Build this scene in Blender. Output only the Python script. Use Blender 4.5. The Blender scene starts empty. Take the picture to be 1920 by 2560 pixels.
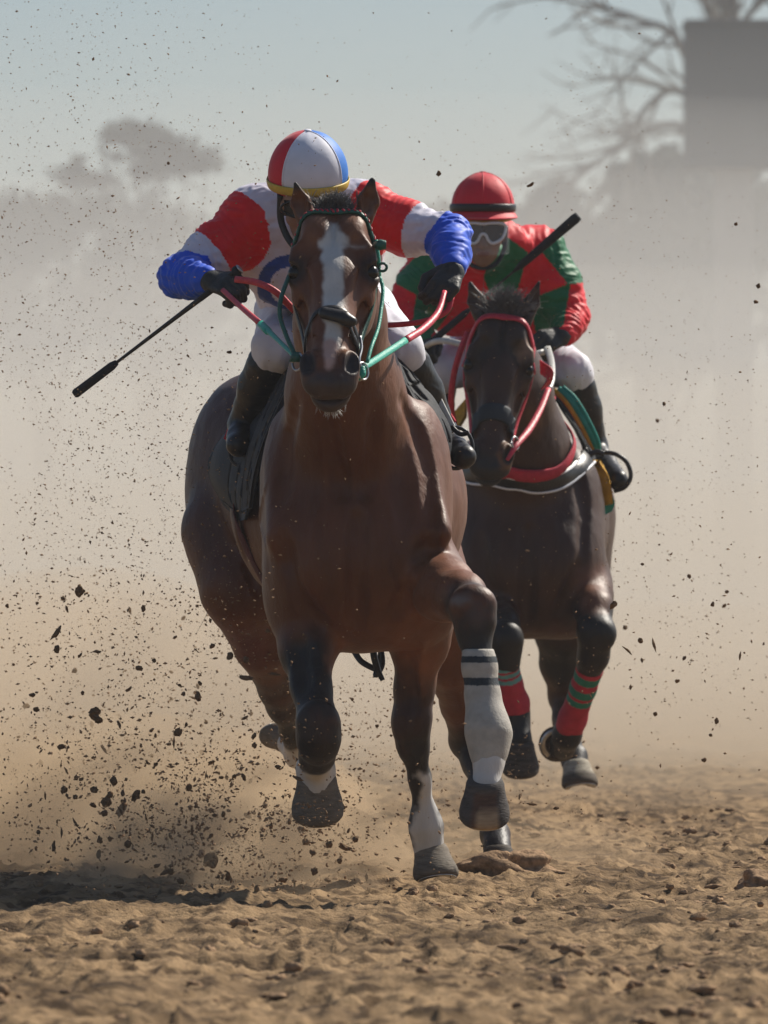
import bpy, math, random
import numpy as np
from mathutils import Vector, Matrix
from mathutils.bvhtree import BVHTree

# ------------------------------------------------------------------ camera, sky, sun, exposure
S = bpy.context.scene
C = S.collection
F, CX, HOR, CAMH = 17600.0, 960.0, 1450.0, 0.9      # focal length, centre column, horizon row, lens height
def P(px, py, D):
    """a point seen at (px,py) of the photograph and standing D metres away"""
    return np.array([(px-CX)*D/F, D, CAMH+(HOR-py)*D/F])

cam = bpy.data.cameras.new('camera'); camo = bpy.data.objects.new('camera', cam); C.objects.link(camo)
camo.location = (0, 0, CAMH); camo.rotation_euler = (math.radians(90), 0, 0)
cam.sensor_fit = 'VERTICAL'; cam.sensor_height = 36; cam.lens = 36*F/2560; cam.shift_y = 170/2560
cam.clip_start = 0.5; cam.clip_end = 3000
cam.dof.use_dof = True; cam.dof.focus_distance = 20.6; cam.dof.aperture_fstop = 7.4
S.camera = camo

SUN_EL, SUN_AZ = math.radians(42), math.radians(46)
w = bpy.data.worlds.new('World'); S.world = w; w.use_nodes = True
nt = w.node_tree; bg = nt.nodes['Background']
sky = nt.nodes.new('ShaderNodeTexSky'); sky.sky_type = 'NISHITA'; sky.sun_disc = False
sky.sun_elevation = SUN_EL; sky.sun_rotation = SUN_AZ; sky.dust_density = 1.0; sky.air_density = 1.0; sky.altitude = 0; sky.ozone_density = 3.0
nt.links.new(sky.outputs[0], bg.inputs[0]); bg.inputs[1].default_value = 0.064
sun = bpy.data.lights.new('sun', 'SUN'); sun.energy = 4.9; sun.angle = math.radians(0.5); sun.color = (1.0, 0.93, 0.82)
suno = bpy.data.objects.new('sun', sun); C.objects.link(suno)
sd = Vector((math.cos(SUN_EL)*math.sin(SUN_AZ), math.cos(SUN_EL)*math.cos(SUN_AZ), math.sin(SUN_EL)))
suno.rotation_euler = sd.to_track_quat('Z', 'Y').to_euler(); suno.location = (10, 30, 20)
S.view_settings.view_transform = 'Standard'; S.view_settings.look = 'None'
S.view_settings.gamma = 1; S.view_settings.exposure = 0.25
S.render.engine = 'CYCLES'
S.cycles.use_denoising = True
S.cycles.max_bounces = 6; S.cycles.volume_bounces = 1; S.cycles.transparent_max_bounces = 24
S.cycles.caustics_reflective = False; S.cycles.caustics_refractive = False

random.seed(7); rng = np.random.default_rng(11)

# ------------------------------------------------------------------ noise
def vnoise(Q, seed=0):
    Q = np.asarray(Q, dtype=np.float64); i = np.floor(Q).astype(np.int64); f = Q-i; f = f*f*(3-2*f)
    def h(a, b, c):
        n = (a*73856093) ^ (b*19349663) ^ (c*83492791) ^ (seed*2654435761)
        n = (n ^ (n >> 13))*1274126177 & 0xffffffff
        n = (n ^ (n >> 16))*2246822519 & 0xffffffff
        return ((n ^ (n >> 15)) & 0xffffff)/float(0xffffff)
    r = 0
    for dx in (0, 1):
        for dy in (0, 1):
            for dz in (0, 1):
                wgt = (f[:, 0] if dx else 1-f[:, 0])*(f[:, 1] if dy else 1-f[:, 1])*(f[:, 2] if dz else 1-f[:, 2])
                r = r+wgt*h(i[:, 0]+dx, i[:, 1]+dy, i[:, 2]+dz)
    return r*2-1
def fbm(Q, o=4, seed=0):
    Q = np.asarray(Q, dtype=np.float64); r = 0; a = 1; t = 0
    for k in range(o):
        r = r+a*vnoise(Q*2**k, seed+k*17); t += a; a *= .5
    return r/t

# ------------------------------------------------------------------ materials
M = {}
def mat(name, col=(.5, .5, .5), rough=.6, spec=.4, attr=False, bump=0, bscale=300, var=0, vscale=8, metal=0, coat=0, sheen=0, stretch=None, alpha=1, cols=None):
    m = bpy.data.materials.new(name); m.use_nodes = True; t = m.node_tree; b = t.nodes['Principled BSDF']
    N, L = t.nodes, t.links
    b.inputs['Roughness'].default_value = rough; b.inputs['Specular IOR Level'].default_value = spec
    b.inputs['Metallic'].default_value = metal; b.inputs['Coat Weight'].default_value = coat; b.inputs['Sheen Weight'].default_value = sheen
    b.inputs['Sheen Roughness'].default_value = .4
    tc = N.new('ShaderNodeTexCoord')
    mp = N.new('ShaderNodeMapping'); L.new(tc.outputs['Object'], mp.inputs[0])
    if stretch: mp.inputs['Scale'].default_value = stretch
    if attr:
        a = N.new('ShaderNodeAttribute'); a.attribute_name = 'Col'; src = a.outputs['Color']
    else:
        a = N.new('ShaderNodeRGB'); a.outputs[0].default_value = (*col, 1); src = a.outputs[0]
    if var:
        n = N.new('ShaderNodeTexNoise'); n.inputs['Scale'].default_value = vscale; n.inputs['Detail'].default_value = 6
        L.new(mp.outputs[0], n.inputs['Vector'])
        r = N.new('ShaderNodeMapRange'); r.inputs['From Min'].default_value = .3; r.inputs['From Max'].default_value = .7
        r.inputs['To Min'].default_value = 1-var; r.inputs['To Max'].default_value = 1+var
        L.new(n.outputs[0], r.inputs[0])
        v = N.new('ShaderNodeVectorMath'); v.operation = 'MULTIPLY'; L.new(src, v.inputs[0]); L.new(r.outputs[0], v.inputs[1]); src = v.outputs[0]
    L.new(src, b.inputs['Base Color'])
    if bump:
        n2 = N.new('ShaderNodeTexNoise'); n2.inputs['Scale'].default_value = bscale; n2.inputs['Detail'].default_value = 5
        L.new(mp.outputs[0], n2.inputs['Vector'])
        bp = N.new('ShaderNodeBump'); bp.inputs['Strength'].default_value = bump; bp.inputs['Distance'].default_value = .004
        L.new(n2.outputs[0], bp.inputs['Height']); L.new(bp.outputs[0], b.inputs['Normal'])
    if alpha < 1: b.inputs['Alpha'].default_value = alpha
    M[name] = m; return m
mat('coat', rough=.5, spec=.35, attr=True, bump=.35, bscale=160, var=.18, vscale=14, sheen=.03, stretch=(1, 1, .35))
mat('hoof', (.065, .052, .04), .75, .25, bump=.5, bscale=60, var=.4, vscale=20, stretch=(1, 1, 4))
mat('pale_hoof', attr=True, rough=.8, spec=.2, bump=.7, bscale=60, var=.25, vscale=25, stretch=(1, 1, 4))
mat('steel', (.45, .45, .46), .35, .5, metal=1, var=.2, vscale=60)
mat('sunlit_hair', (.10, .098, .10), .5, .4, var=.5, vscale=40)  # forelock hair, its colour paled to grey for the sun it catches
mat('hair', (.022, .02, .021), .45, .5, var=.5, vscale=40)
mat('eye', (.006, .005, .004), .22, .35)
mat('silk', attr=True, rough=.55, spec=.3, bump=.2, bscale=30, var=.06, vscale=30, sheen=.15)
mat('skin', attr=True, rough=.5, spec=.4, bump=.15, bscale=200, var=.08, vscale=30)
mat('breeches', (.74, .74, .80), .6, .3, bump=.35, bscale=40, var=.1, vscale=15)
mat('glove', (.022, .024, .024), .5, .45, bump=.5, bscale=90, var=.3, vscale=40)
mat('boot', (.009, .009, .011), .42, .45, bump=.3, bscale=30, var=.3, vscale=30)
mat('white_leather', (.55, .55, .52), .4, .5, bump=.2, bscale=80, var=.15, vscale=40)
mat('dark_cloth', (.022, .025, .030), .75, .3, bump=.6, bscale=70, var=.35, vscale=20)
mat('pad', (.030, .038, .047), .7, .25, bump=.3, bscale=50, var=.12, vscale=12)
mat('leather', (.014, .013, .013), .4, .5, bump=.3, bscale=100, var=.3, vscale=60)
mat('red_strap', (.55, .03, .06), .45, .4, bump=.4, bscale=120, var=.15, vscale=60)
mat('pink_rein', (.62, .06, .08), .5, .4, bump=.6, bscale=200, var=.15, vscale=80)
mat('teal_rein', (.02, .36, .26), .45, .4, bump=.6, bscale=200, var=.15, vscale=80)
mat('dark_green_strap', (.012, .10, .075), .45, .4, bump=.5, bscale=150, var=.3, vscale=60)
mat('teal_cloth', (.02, .30, .24), .6, .3, bump=.4, bscale=90, var=.2, vscale=30)
mat('yellow_cloth', (.52, .28, .02), .7, .3, bump=.5, bscale=90, var=.25, vscale=30)
mat('cap_red', (.68, .006, .026), .6, .4, bump=.2, bscale=35, var=.08, vscale=20, sheen=.2)
mat('cap_white', (.74, .75, .84), .6, .4, bump=.2, bscale=35, var=.05, vscale=20)
mat('cap_blue', (.010, .17, .62), .6, .4, bump=.2, bscale=35, var=.08, vscale=20)
mat('cap_yellow', (.62, .42, .05), .5, .4, bump=.2, bscale=90, var=.1, vscale=40)
mat('cap_black', (.015, .015, .017), .4, .4)
mat('goggle_frame', (.78, .80, .84), .35, .5)
mat('goggle_lens', (.018, .024, .03), .2, .5)
mat('girth_red', (.09, .02, .022), .75, .25, bump=.6, bscale=160, var=.2, vscale=30)
mat('wrap_red', (.48, .03, .055), .75, .25, bump=.6, bscale=160, var=.2, vscale=30)
mat('wrap', attr=True, rough=.7, spec=.3, bump=.5, bscale=160, var=.14, vscale=30)
mat('clod', (.30, .195, .115), .95, .1, bump=1, bscale=120, var=.45, vscale=50)
mat('concrete', (.075, .088, .10), .9, .2, var=.12, vscale=1.5)
mat('post', (.30, .29, .26), .9, .2, var=.12, vscale=1.5)
mat('bark', (.20, .19, .17), .9, .2, var=.3, vscale=3)
mat('foliage', (.045, .065, .04), .8, .2, var=.5, vscale=1.5)
mat('paper', (.75, .74, .7), .8, .2, var=.1, vscale=30)
def mat_shield():
    m = bpy.data.materials.new('clear_shield'); m.use_nodes = True; t = m.node_tree; b = t.nodes['Principled BSDF']
    b.inputs['Base Color'].default_value = (.75, .78, .82, 1); b.inputs['Roughness'].default_value = .15; b.inputs['Alpha'].default_value = .08
    M['clear_shield'] = m
mat_shield()

# ------------------------------------------------------------------ object helpers
def link(o): C.objects.link(o); return o
def empty(name, label, cat, loc, group=None):
    o = link(bpy.data.objects.new(name, None)); o.location = loc; o.empty_display_size = .2
    o['label'] = label; o['category'] = cat
    if group: o['group'] = group
    return o
def mesh_obj(name, V, Fq, material, parent=None, cols=None, smooth=True, mats=None, fmat=None, label=None):
    me = bpy.data.meshes.new(name); V = np.asarray(V, dtype=np.float32)
    if isinstance(Fq, np.ndarray):
        n, kk = Fq.shape; me.vertices.add(len(V)); me.vertices.foreach_set('co', V.ravel())
        me.loops.add(n*kk); me.loops.foreach_set('vertex_index', Fq.astype(np.int32).ravel())
        me.polygons.add(n); me.polygons.foreach_set('loop_start', np.arange(0, n*kk, kk, dtype=np.int32))
        me.polygons.foreach_set('loop_total', np.full(n, kk, dtype=np.int32)); me.update(calc_edges=True)
    else:
        me.from_pydata([tuple(v) for v in V.tolist()], [], Fq)
    if smooth: me.polygons.foreach_set('use_smooth', np.ones(len(me.polygons), dtype=bool))
    for m in (mats or [material]): me.materials.append(M[m])
    if fmat is not None: me.polygons.foreach_set('material_index', np.asarray(fmat, dtype=np.int32))
    if cols is not None:
        a = me.color_attributes.new('Col', 'FLOAT_COLOR', 'POINT')
        c4 = np.ones((len(V), 4), dtype=np.float32); c4[:, :3] = cols; a.data.foreach_set('color', c4.ravel())
    me.validate(); me.update()
    o = link(bpy.data.objects.new(name, me))
    if parent is not None: put(o, parent)
    if label: o['label'] = label
    return o
def wloc(o):
    v = Vector(o.location)
    while o.parent: o = o.parent; v = v+Vector(o.location)
    return v
def put(o, parent):
    o.parent = parent; o.location = -wloc(parent)
    return o
def nrm(v): v = np.asarray(v, float); return v/(np.linalg.norm(v)+1e-12)
def catmull(pts, n=8):
    pts = np.asarray(pts, float); p = np.vstack([2*pts[0]-pts[1], pts, 2*pts[-1]-pts[-2]]); out = []
    for i in range(1, len(p)-2):
        for t in np.arange(n)/n:
            out.append(.5*((2*p[i])+(-p[i-1]+p[i+1])*t+(2*p[i-1]-5*p[i]+4*p[i+1]-p[i+2])*t*t+(-p[i-1]+3*p[i]-3*p[i+1]+p[i+2])*t**3))
    out.append(p[-2]); return np.array(out)
class MB:
    def __init__(s): s.V = []; s.F = []; s.n = 0; s.fm = []
    def add(s, V, Fc, m=0):
        s.V.append(np.asarray(V, float)); s.F += [tuple(int(i)+s.n for i in f) for f in Fc]; s.fm += [m]*len(Fc); s.n += len(V)
    def tube(s, pts, r, flat=1.0, hint=(0, -1, 0), seg=8, n=6, closed=False, smooth=True, m=0, norms=None):
        """sweep; r = half width (number or per control point), flat = thickness/width, hint = flat side's normal"""
        ctrl = np.asarray(pts, float); q = catmull(ctrl, n) if smooth and len(ctrl) > 2 else ctrl
        rr = np.interp(np.linspace(0, 1, len(q)), np.linspace(0, 1, len(np.atleast_1d(r)) if np.ndim(r) else 2), r if np.ndim(r) else [r, r])
        V = []
        for i in range(len(q)):
            t = nrm(q[min(i+1, len(q)-1)]-q[max(i-1, 0)])
            if norms is not None:
                h = np.asarray(norms(q[i]))
            else: h = np.asarray(hint, float)
            u = nrm(np.cross(t, h)) if np.linalg.norm(np.cross(t, h)) > 1e-3 else nrm(np.cross(t, (1, 0, .01)))
            v = nrm(np.cross(u, t))
            for k in range(seg):
                a = 2*math.pi*k/seg; V.append(q[i]+u*math.cos(a)*rr[i]+v*math.sin(a)*rr[i]*flat)
        Fc = []
        for i in range(len(q)-1):
            for k in range(seg): Fc.append((i*seg+k, i*seg+(k+1) % seg, (i+1)*seg+(k+1) % seg, (i+1)*seg+k))
        Fc.append(tuple(range(seg))[::-1]); Fc.append(tuple((len(q)-1)*seg+k for k in range(seg)))
        s.add(V, Fc, m)
    def ring(s, c, R, r, nrmv, seg=24, sx=1.0, up=None, m=0, arc=None):
        nrmv = nrm(nrmv); u = nrm(np.cross(nrmv, up if up is not None else (0.1, .2, 1))); v = np.cross(nrmv, u); c = np.asarray(c)
        a0, a1 = arc or (0, 2*math.pi)
        s.tube([c+R*(u*math.cos(a)*sx+v*math.sin(a)) for a in np.linspace(a0, a1, seg+1)], r, seg=6, smooth=False, hint=nrmv, m=m)
    def box(s, c, hx, hy, hz, m=0):
        c = np.asarray(c); V = [c+np.array([x*hx, y*hy, z*hz]) for x in (-1, 1) for y in (-1, 1) for z in (-1, 1)]
        s.add(V, [(0, 1, 3, 2), (4, 6, 7, 5), (0, 4, 5, 1), (2, 3, 7, 6), (0, 2, 6, 4), (1, 5, 7, 3)], m)
    def sheet(s, G, th=.006, m=0):
        """closed thick sheet from a grid of points"""
        G = np.asarray(G, float); a, b, _ = G.shape
        du = np.gradient(G, axis=0); dv = np.gradient(G, axis=1); nn = np.cross(du, dv); nn /= np.linalg.norm(nn, axis=2, keepdims=True)+1e-9
        V = np.concatenate([(G+nn*th/2).reshape(-1, 3), (G-nn*th/2).reshape(-1, 3)]); o = a*b; Fc = []
        for i in range(a-1):
            for j in range(b-1):
                q = (i*b+j, i*b+j+1, (i+1)*b+j+1, (i+1)*b+j); Fc.append(q[::-1]); Fc.append(tuple(x+o for x in q))
        for i in range(a-1):
            for j, fl in ((0, 1), (b-1, 0)):
                q = (i*b+j, (i+1)*b+j, (i+1)*b+j+o, i*b+j+o); Fc.append(q if fl else q[::-1])
        for j in range(b-1):
            for i, fl in ((0, 0), (a-1, 1)):
                q = (i*b+j, i*b+j+1, i*b+j+1+o, i*b+j+o); Fc.append(q if fl else q[::-1])
        s.add(V, Fc, m)
    def build(s, name, material, parent=None, mats=None, smooth=True, label=None, cols=None):
        V = np.vstack(s.V)
        return mesh_obj(name, V, s.F, material, parent, smooth=smooth, mats=mats, fmat=s.fm if mats else None, label=label, cols=cols)
def resample(G, a, b):
    G = np.asarray(G, float)
    R = np.array([catmull(G[:, j], 10) for j in range(G.shape[1])]).transpose(1, 0, 2)
    R = np.array([catmull(R[i], 10) for i in range(R.shape[0])])
    ii = np.linspace(0, R.shape[0]-1, a).round().astype(int); jj = np.linspace(0, R.shape[1]-1, b).round().astype(int)
    return R[ii][:, jj]

# ------------------------------------------------------------------ implicit surfaces for organic bodies
class Prim:
    __slots__ = ('a', 'b', 'ra', 'rb', 'fr', 'k', 'op')
    def __init__(s, a, b, ra, rb, fr, k, op): s.a, s.b, s.ra, s.rb, s.fr, s.k, s.op = a, b, ra, rb, fr, k, op
    def dist(s, X, Y, Z):
        a = s.a; e = s.b-a; L2 = float(e@e)
        dx, dy, dz = X-a[0], Y-a[1], Z-a[2]
        if L2 > 1e-10:
            t = np.clip((dx*e[0]+dy*e[1]+dz*e[2])/L2, 0, 1); dx = dx-t*e[0]; dy = dy-t*e[1]; dz = dz-t*e[2]
        else: t = 0
        if s.fr is None: return np.sqrt(dx*dx+dy*dy+dz*dz)-(s.ra+t*(s.rb-s.ra))
        k0 = 0; k1 = 0
        for i in range(3):
            f = s.fr[i]; q = dx*f[0]+dy*f[1]+dz*f[2]; r = s.ra[i]+t*(s.rb[i]-s.ra[i]); q = q/r; k0 = k0+q*q; q = q/r; k1 = k1+q*q
        k0 = np.sqrt(k0); return k0*(k0-1)/np.maximum(np.sqrt(k1), 1e-6)
    def rmax(s): return float(max(np.max(s.ra), np.max(s.rb)))
def cap(a, b, ra, rb, k=.03, op=1): return Prim(np.asarray(a, float), np.asarray(b, float), float(ra), float(rb), None, k, op)
def ball(c, r, k=.03, op=1): return cap(c, c, r, r, k, op)
I3 = np.eye(3)
def ell(c, r, k=.03, op=1, fr=None): c = np.asarray(c, float); r = np.asarray(r, float); return Prim(c, c, r, r, I3 if fr is None else np.asarray(fr), k, op)
def ecap(a, b, ra, rb, side=(1, 0, 0), k=.03, op=1, wr=None):
    a = np.asarray(a, float); b = np.asarray(b, float); wv = nrm(b-a); u = nrm(np.asarray(side)-wv*np.dot(side, wv)); v = np.cross(wv, u)
    A = np.array([ra[0], ra[1], wr or min(ra)]); B = np.array([rb[0], rb[1], wr or min(rb)])
    return Prim(a, b, A, B, np.array([u, v, wv]), k, op)
import time; T0 = time.time()
class Field:
    def __init__(s): s.p = []
    def add(s, *ps): s.p += list(ps); return s
    def chain(s, pts, k=.03):
        for (p, r), (q, t) in zip(pts[:-1], pts[1:]): s.p.append(cap(p, q, r, t, k))
        return s
    def ev(s, Q, inflate=0):
        Q = np.atleast_2d(Q); X, Y, Z = Q[:, 0], Q[:, 1], Q[:, 2]; g = np.full(len(Q), 1.0)
        for p in s.p: g = s.comb(g, p.dist(X, Y, Z), p)
        return g-inflate
    @staticmethod
    def comb(g, d, p):
        k = p.k
        if p.op > 0:
            h = np.maximum(k-np.abs(g-d), 0)/k; return np.minimum(g, d)-h*h*k*.25
        h = np.maximum(k-np.abs(g+d), 0)/k; return np.maximum(g, -d)+h*h*k*.25
    def grad(s, q):
        e = .002; q = np.asarray(q, float); D = s.ev(np.array([q+e*v for v in I3]+[q-e*v for v in I3])); return nrm(D[:3]-D[3:])
    def proj(s, q, off=.003):
        q = np.asarray(q, float).copy()
        for _ in range(8): q = q-s.grad(q)*(s.ev(q)[0]-off)
        return q
    def mesh(s, xs, ys, zs, inflate=0, clip=None):
        G = np.full((len(xs), len(ys), len(zs)), 1.0, dtype=np.float32)
        xs = np.asarray(xs, np.float32); ys = np.asarray(ys, np.float32); zs = np.asarray(zs, np.float32)
        for p in s.p:
            m = p.rmax()+p.k+(.03 if p.rmax() > .03 else .014); lo = np.minimum(p.a, p.b)-m; hi = np.maximum(p.a, p.b)+m
            i0, i1 = np.searchsorted(xs, [lo[0], hi[0]]); j0, j1 = np.searchsorted(ys, [lo[1], hi[1]]); k0, k1 = np.searchsorted(zs, [lo[2], hi[2]])
            if i0 >= i1 or j0 >= j1 or k0 >= k1: continue
            sl = (slice(i0, i1), slice(j0, j1), slice(k0, k1))
            d = p.dist(xs[i0:i1, None, None], ys[None, j0:j1, None], zs[None, None, k0:k1]).astype(np.float32)
            G[sl] = s.comb(G[sl], d, p)
        G -= inflate
        if clip is not None: G = np.maximum(G, clip(xs[:, None, None], ys[None, :, None], zs[None, None, :]))
        return nets(G, xs, ys, zs)
def nets(G, xs, ys, zs):
    I = G < 0; c = np.zeros(tuple(n-1 for n in G.shape), np.int8)
    for a in (0, 1):
        for b in (0, 1):
            for d in (0, 1): c += I[a:a+c.shape[0], b:b+c.shape[1], d:d+c.shape[2]]
    idx = np.argwhere((c > 0) & (c < 8)); ids = np.full(c.shape, -1, np.int32); ids[tuple(idx.T)] = np.arange(len(idx))
    co = [(a, b, d) for a in (0, 1) for b in (0, 1) for d in (0, 1)]
    v = {q: G[idx[:, 0]+q[0], idx[:, 1]+q[1], idx[:, 2]+q[2]].astype(float) for q in co}
    acc = np.zeros((len(idx), 3)); n = np.zeros(len(idx))
    for q in co:
        for ax in range(3):
            if q[ax]: continue
            r = list(q); r[ax] = 1; r = tuple(r); a, b = v[q], v[r]; m = (a < 0) != (b < 0)
            t = np.where(m, a/np.where(np.abs(a-b) < 1e-9, 1, a-b), 0); p = np.tile(np.array(q, float), (len(idx), 1)); p[:, ax] = t
            acc += p*m[:, None]; n += m
    acc /= np.maximum(n, 1)[:, None]; V = np.empty_like(acc)
    for ax, s in enumerate((xs, ys, zs)): i = idx[:, ax]; s = s.astype(float); V[:, ax] = s[i]+acc[:, ax]*(s[i+1]-s[i])
    Q = []
    for ax in range(3):
        o1, o2 = [(1, 2), (2, 0), (0, 1)][ax]
        sa = [slice(None)]*3; sb = [slice(None)]*3; sa[ax] = slice(0, -1); sb[ax] = slice(1, None)
        A, B = I[tuple(sa)], I[tuple(sb)]
        e = np.argwhere(A != B); e = e[(e[:, o1] > 0) & (e[:, o2] > 0) & (e[:, o1] < G.shape[o1]-1) & (e[:, o2] < G.shape[o2]-1)]
        ins = A[tuple(e.T)]
        def g(d1, d2): f = e.copy(); f[:, o1] -= d1; f[:, o2] -= d2; return ids[tuple(f.T)]
        q = np.stack([g(1, 1), g(0, 1), g(0, 0), g(1, 0)], 1); q[~ins] = q[~ins][:, ::-1]; Q.append(q)
    Q = np.vstack(Q); Q = Q[(Q >= 0).all(1)]
    return V, Q
def relax(V, Q, it=1, lam=.5):
    n = len(V); src = np.concatenate([Q[:, (i+j) % 4] for i in range(4) for j in (1, 3)]); dst = np.concatenate([Q[:, i] for i in range(4) for j in (1, 3)])
    cnt = np.maximum(np.bincount(dst, minlength=n), 1)
    for _ in range(it):
        A = np.stack([np.bincount(dst, weights=V[src, k], minlength=n) for k in range(3)], 1); V = V*(1-lam)+lam*A/cnt[:, None]
    return V
def vnormals(V, Q):
    n = np.cross(V[Q[:, 2]]-V[Q[:, 0]], V[Q[:, 3]]-V[Q[:, 1]]); d = Q.T.ravel(); m = np.tile(n, (4, 1))
    N = np.stack([np.bincount(d, weights=m[:, k], minlength=len(V)) for k in range(3)], 1)
    return N/(np.linalg.norm(N, axis=1, keepdims=True)+1e-12)
class Surf:
    """the finished skin, for laying straps and hair on"""
    def __init__(s, V, Q): s.t = BVHTree.FromPolygons(V.tolist(), Q.tolist()); s.N = vnormals(V, Q); s.Q = Q
    def near(s, q):
        loc, n, i, d = s.t.find_nearest(Vector(q)); return np.array(loc), nrm(s.N[s.Q[i]].mean(0))
    def proj(s, q, off=.003): l, n = s.near(q); return l+n*off
    def grad(s, q): return s.near(q)[1]
def axis(*segs):
    """nonuniform axis: (start, end, step), ..."""
    out = []
    for a, b, h in segs: out.append(np.arange(a, b-h*.5, h))
    return np.concatenate(out+[[segs[-1][1]]])
def paint(col, V, prim, color, soft=.02, noise=0, ns=30, seed=3, amount=1):
    d = prim.dist(V[:, 0], V[:, 1], V[:, 2])
    near = d < soft+noise+.01
    if not near.any(): return
    dd = d[near]
    if noise: dd = dd+noise*fbm(V[near]*ns, 3, seed)
    wgt = np.clip(.5-dd/soft, 0, 1)*amount; wgt = (wgt*wgt*(3-2*wgt))[:, None]
    col[near] = col[near]*(1-wgt)+np.array(color)*wgt

# ------------------------------------------------------------------ the track
def ground_height(X, Y):
    Q = np.stack([X, Y, np.zeros_like(X)], 1)
    h = .026*fbm(Q*np.array([1.1, .8, 1]), 3, 5)+.024*fbm(Q*np.array([3.4, 2.2, 1]), 2, 15)
    n = fbm(Q*np.array([7, 4.2, 1]), 4, 21); h += .032*n; h += .011*fbm(Q*np.array([1.6, 8.5, 1]), 3, 41)
    n2 = fbm(Q*np.array([24, 15, 1]), 3, 33); h += .013*np.maximum(n2, -.1)**1.0
    r = np.abs(vnoise(Q*np.array([13, 7, 1]), 51)); h += .012*np.clip(.22-r, 0, 1)/.22*(fbm(Q*.9, 2, 8) > -.1); h += .010*np.maximum(fbm(Q*np.array([45, 26, 1]), 2, 61), 0)
    # long rut and raised rim, added so a shadow strip falls at left front
    yr = 16.75+.16*np.sin(X*1.3+.4)+.06*fbm(Q*np.array([3, .1, 1]), 2, 9)
    a = 1/(1+np.exp((X-.12)*7)); q = (Y-yr)
    h += a*(.02*np.exp(-(np.maximum(q, 0)/.42)**2-(np.minimum(q, 0)/.055)**2)-.03*np.exp(-((q+.16)/.12)**2))
    return h
xs = axis((-60, -2, 2.0), (-2, -1.35, .05), (-1.35, 1.35, .0085), (1.35, 2, .05), (2, 60, 2.0))
ys = axis((-8, 13, 1.0), (13, 24, .022), (24, 34, .08), (34, 60, .8), (60, 420, 12))
XX, YY = np.meshgrid(xs, ys, indexing='ij'); fx = XX.ravel(); fy = YY.ravel()
mask = (np.abs(fx) < 2.2) & (fy > 12) & (fy < 40); H = np.zeros_like(fx); H[mask] = ground_height(fx[mask], fy[mask])
nx, ny = len(xs), len(ys); ij = (np.arange(nx-1)[:, None]*ny+np.arange(ny-1)[None]).ravel()
gm = bpy.data.materials.new('track_sand'); gm.use_nodes = True
t = gm.node_tree; N, L = t.nodes, t.links; b = N['Principled BSDF']; b.inputs['Roughness'].default_value = .95; b.inputs['Specular IOR Level'].default_value = .15
tc = N.new('ShaderNodeTexCoord')
n1 = N.new('ShaderNodeTexNoise'); n1.inputs['Scale'].default_value = 2.3; n1.inputs['Detail'].default_value = 8; n1.inputs['Roughness'].default_value = .65; L.new(tc.outputs['Object'], n1.inputs['Vector'])
cr = N.new('ShaderNodeValToRGB'); cr.color_ramp.elements[0].position = .38; cr.color_ramp.elements[0].color = (.135, .085, .042, 1)
cr.color_ramp.elements[1].position = .58; cr.color_ramp.elements[1].color = (.31, .205, .108, 1); L.new(n1.outputs[0], cr.inputs[0])
n2 = N.new('ShaderNodeTexNoise'); n2.inputs['Scale'].default_value = 14; n2.inputs['Detail'].default_value = 7; L.new(tc.outputs['Object'], n2.inputs['Vector'])
c2 = N.new('ShaderNodeValToRGB'); c2.color_ramp.elements[0].position = .40; c2.color_ramp.elements[0].color = (.36, .33, .30, 1)
c2.color_ramp.elements[1].position = .52; c2.color_ramp.elements[1].color = (1.05, 1.05, 1.05, 1); L.new(n2.outputs[0], c2.inputs[0])
mx = N.new('ShaderNodeVectorMath'); mx.operation = 'MULTIPLY'; L.new(cr.outputs[0], mx.inputs[0]); L.new(c2.outputs[0], mx.inputs[1]); L.new(mx.outputs[0], b.inputs['Base Color'])
n3 = N.new('ShaderNodeTexNoise'); n3.inputs['Scale'].default_value = 90; n3.inputs['Detail'].default_value = 6; L.new(tc.outputs['Object'], n3.inputs['Vector'])
bp = N.new('ShaderNodeBump'); bp.inputs['Strength'].default_value = .7; bp.inputs['Distance'].default_value = .01; L.new(n3.outputs[0], bp.inputs['Height']); L.new(bp.outputs[0], b.inputs['Normal'])
M['track_sand'] = gm
g = mesh_obj('ground', np.stack([fx, fy, H], 1), np.stack([ij, ij+ny, ij+ny+1, ij+1], 1), 'track_sand'); g['kind'] = 'structure'

# ------------------------------------------------------------------ clods
def clod_mesh(seed, n=10, el=(1, 1, 1), name='clod'):
    V = []; Fc = []; m = n
    for i in range(m+1):
        th = math.pi*i/m
        for j in range(2*m):
            ph = math.pi*j/m; V.append((math.sin(th)*math.cos(ph), math.sin(th)*math.sin(ph), math.cos(th)))
    V = np.array(V); d = 1+.6*fbm(V*1.5+seed*7.1, 3, seed)+.34*vnoise(V*3.2+seed, seed+3); V = V*d[:, None]*np.array(el)
    for i in range(m):
        for j in range(2*m): Fc.append((i*2*m+j, (i+1)*2*m+j, (i+1)*2*m+(j+1) % (2*m), i*2*m+(j+1) % (2*m)))
    return V, Fc
clods = []
for sdd in range(8):
    el = [(1, .9, .8), (1.3, .8, .7), (1, .7, .5), (.8, .8, 1.2), (1.5, .6, .5), (1, 1, .6), (.7, 1, 1), (1.2, 1, .5)][sdd]
    V, Fc = clod_mesh(sdd, 7, el); clods.append((V, Fc))
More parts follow.
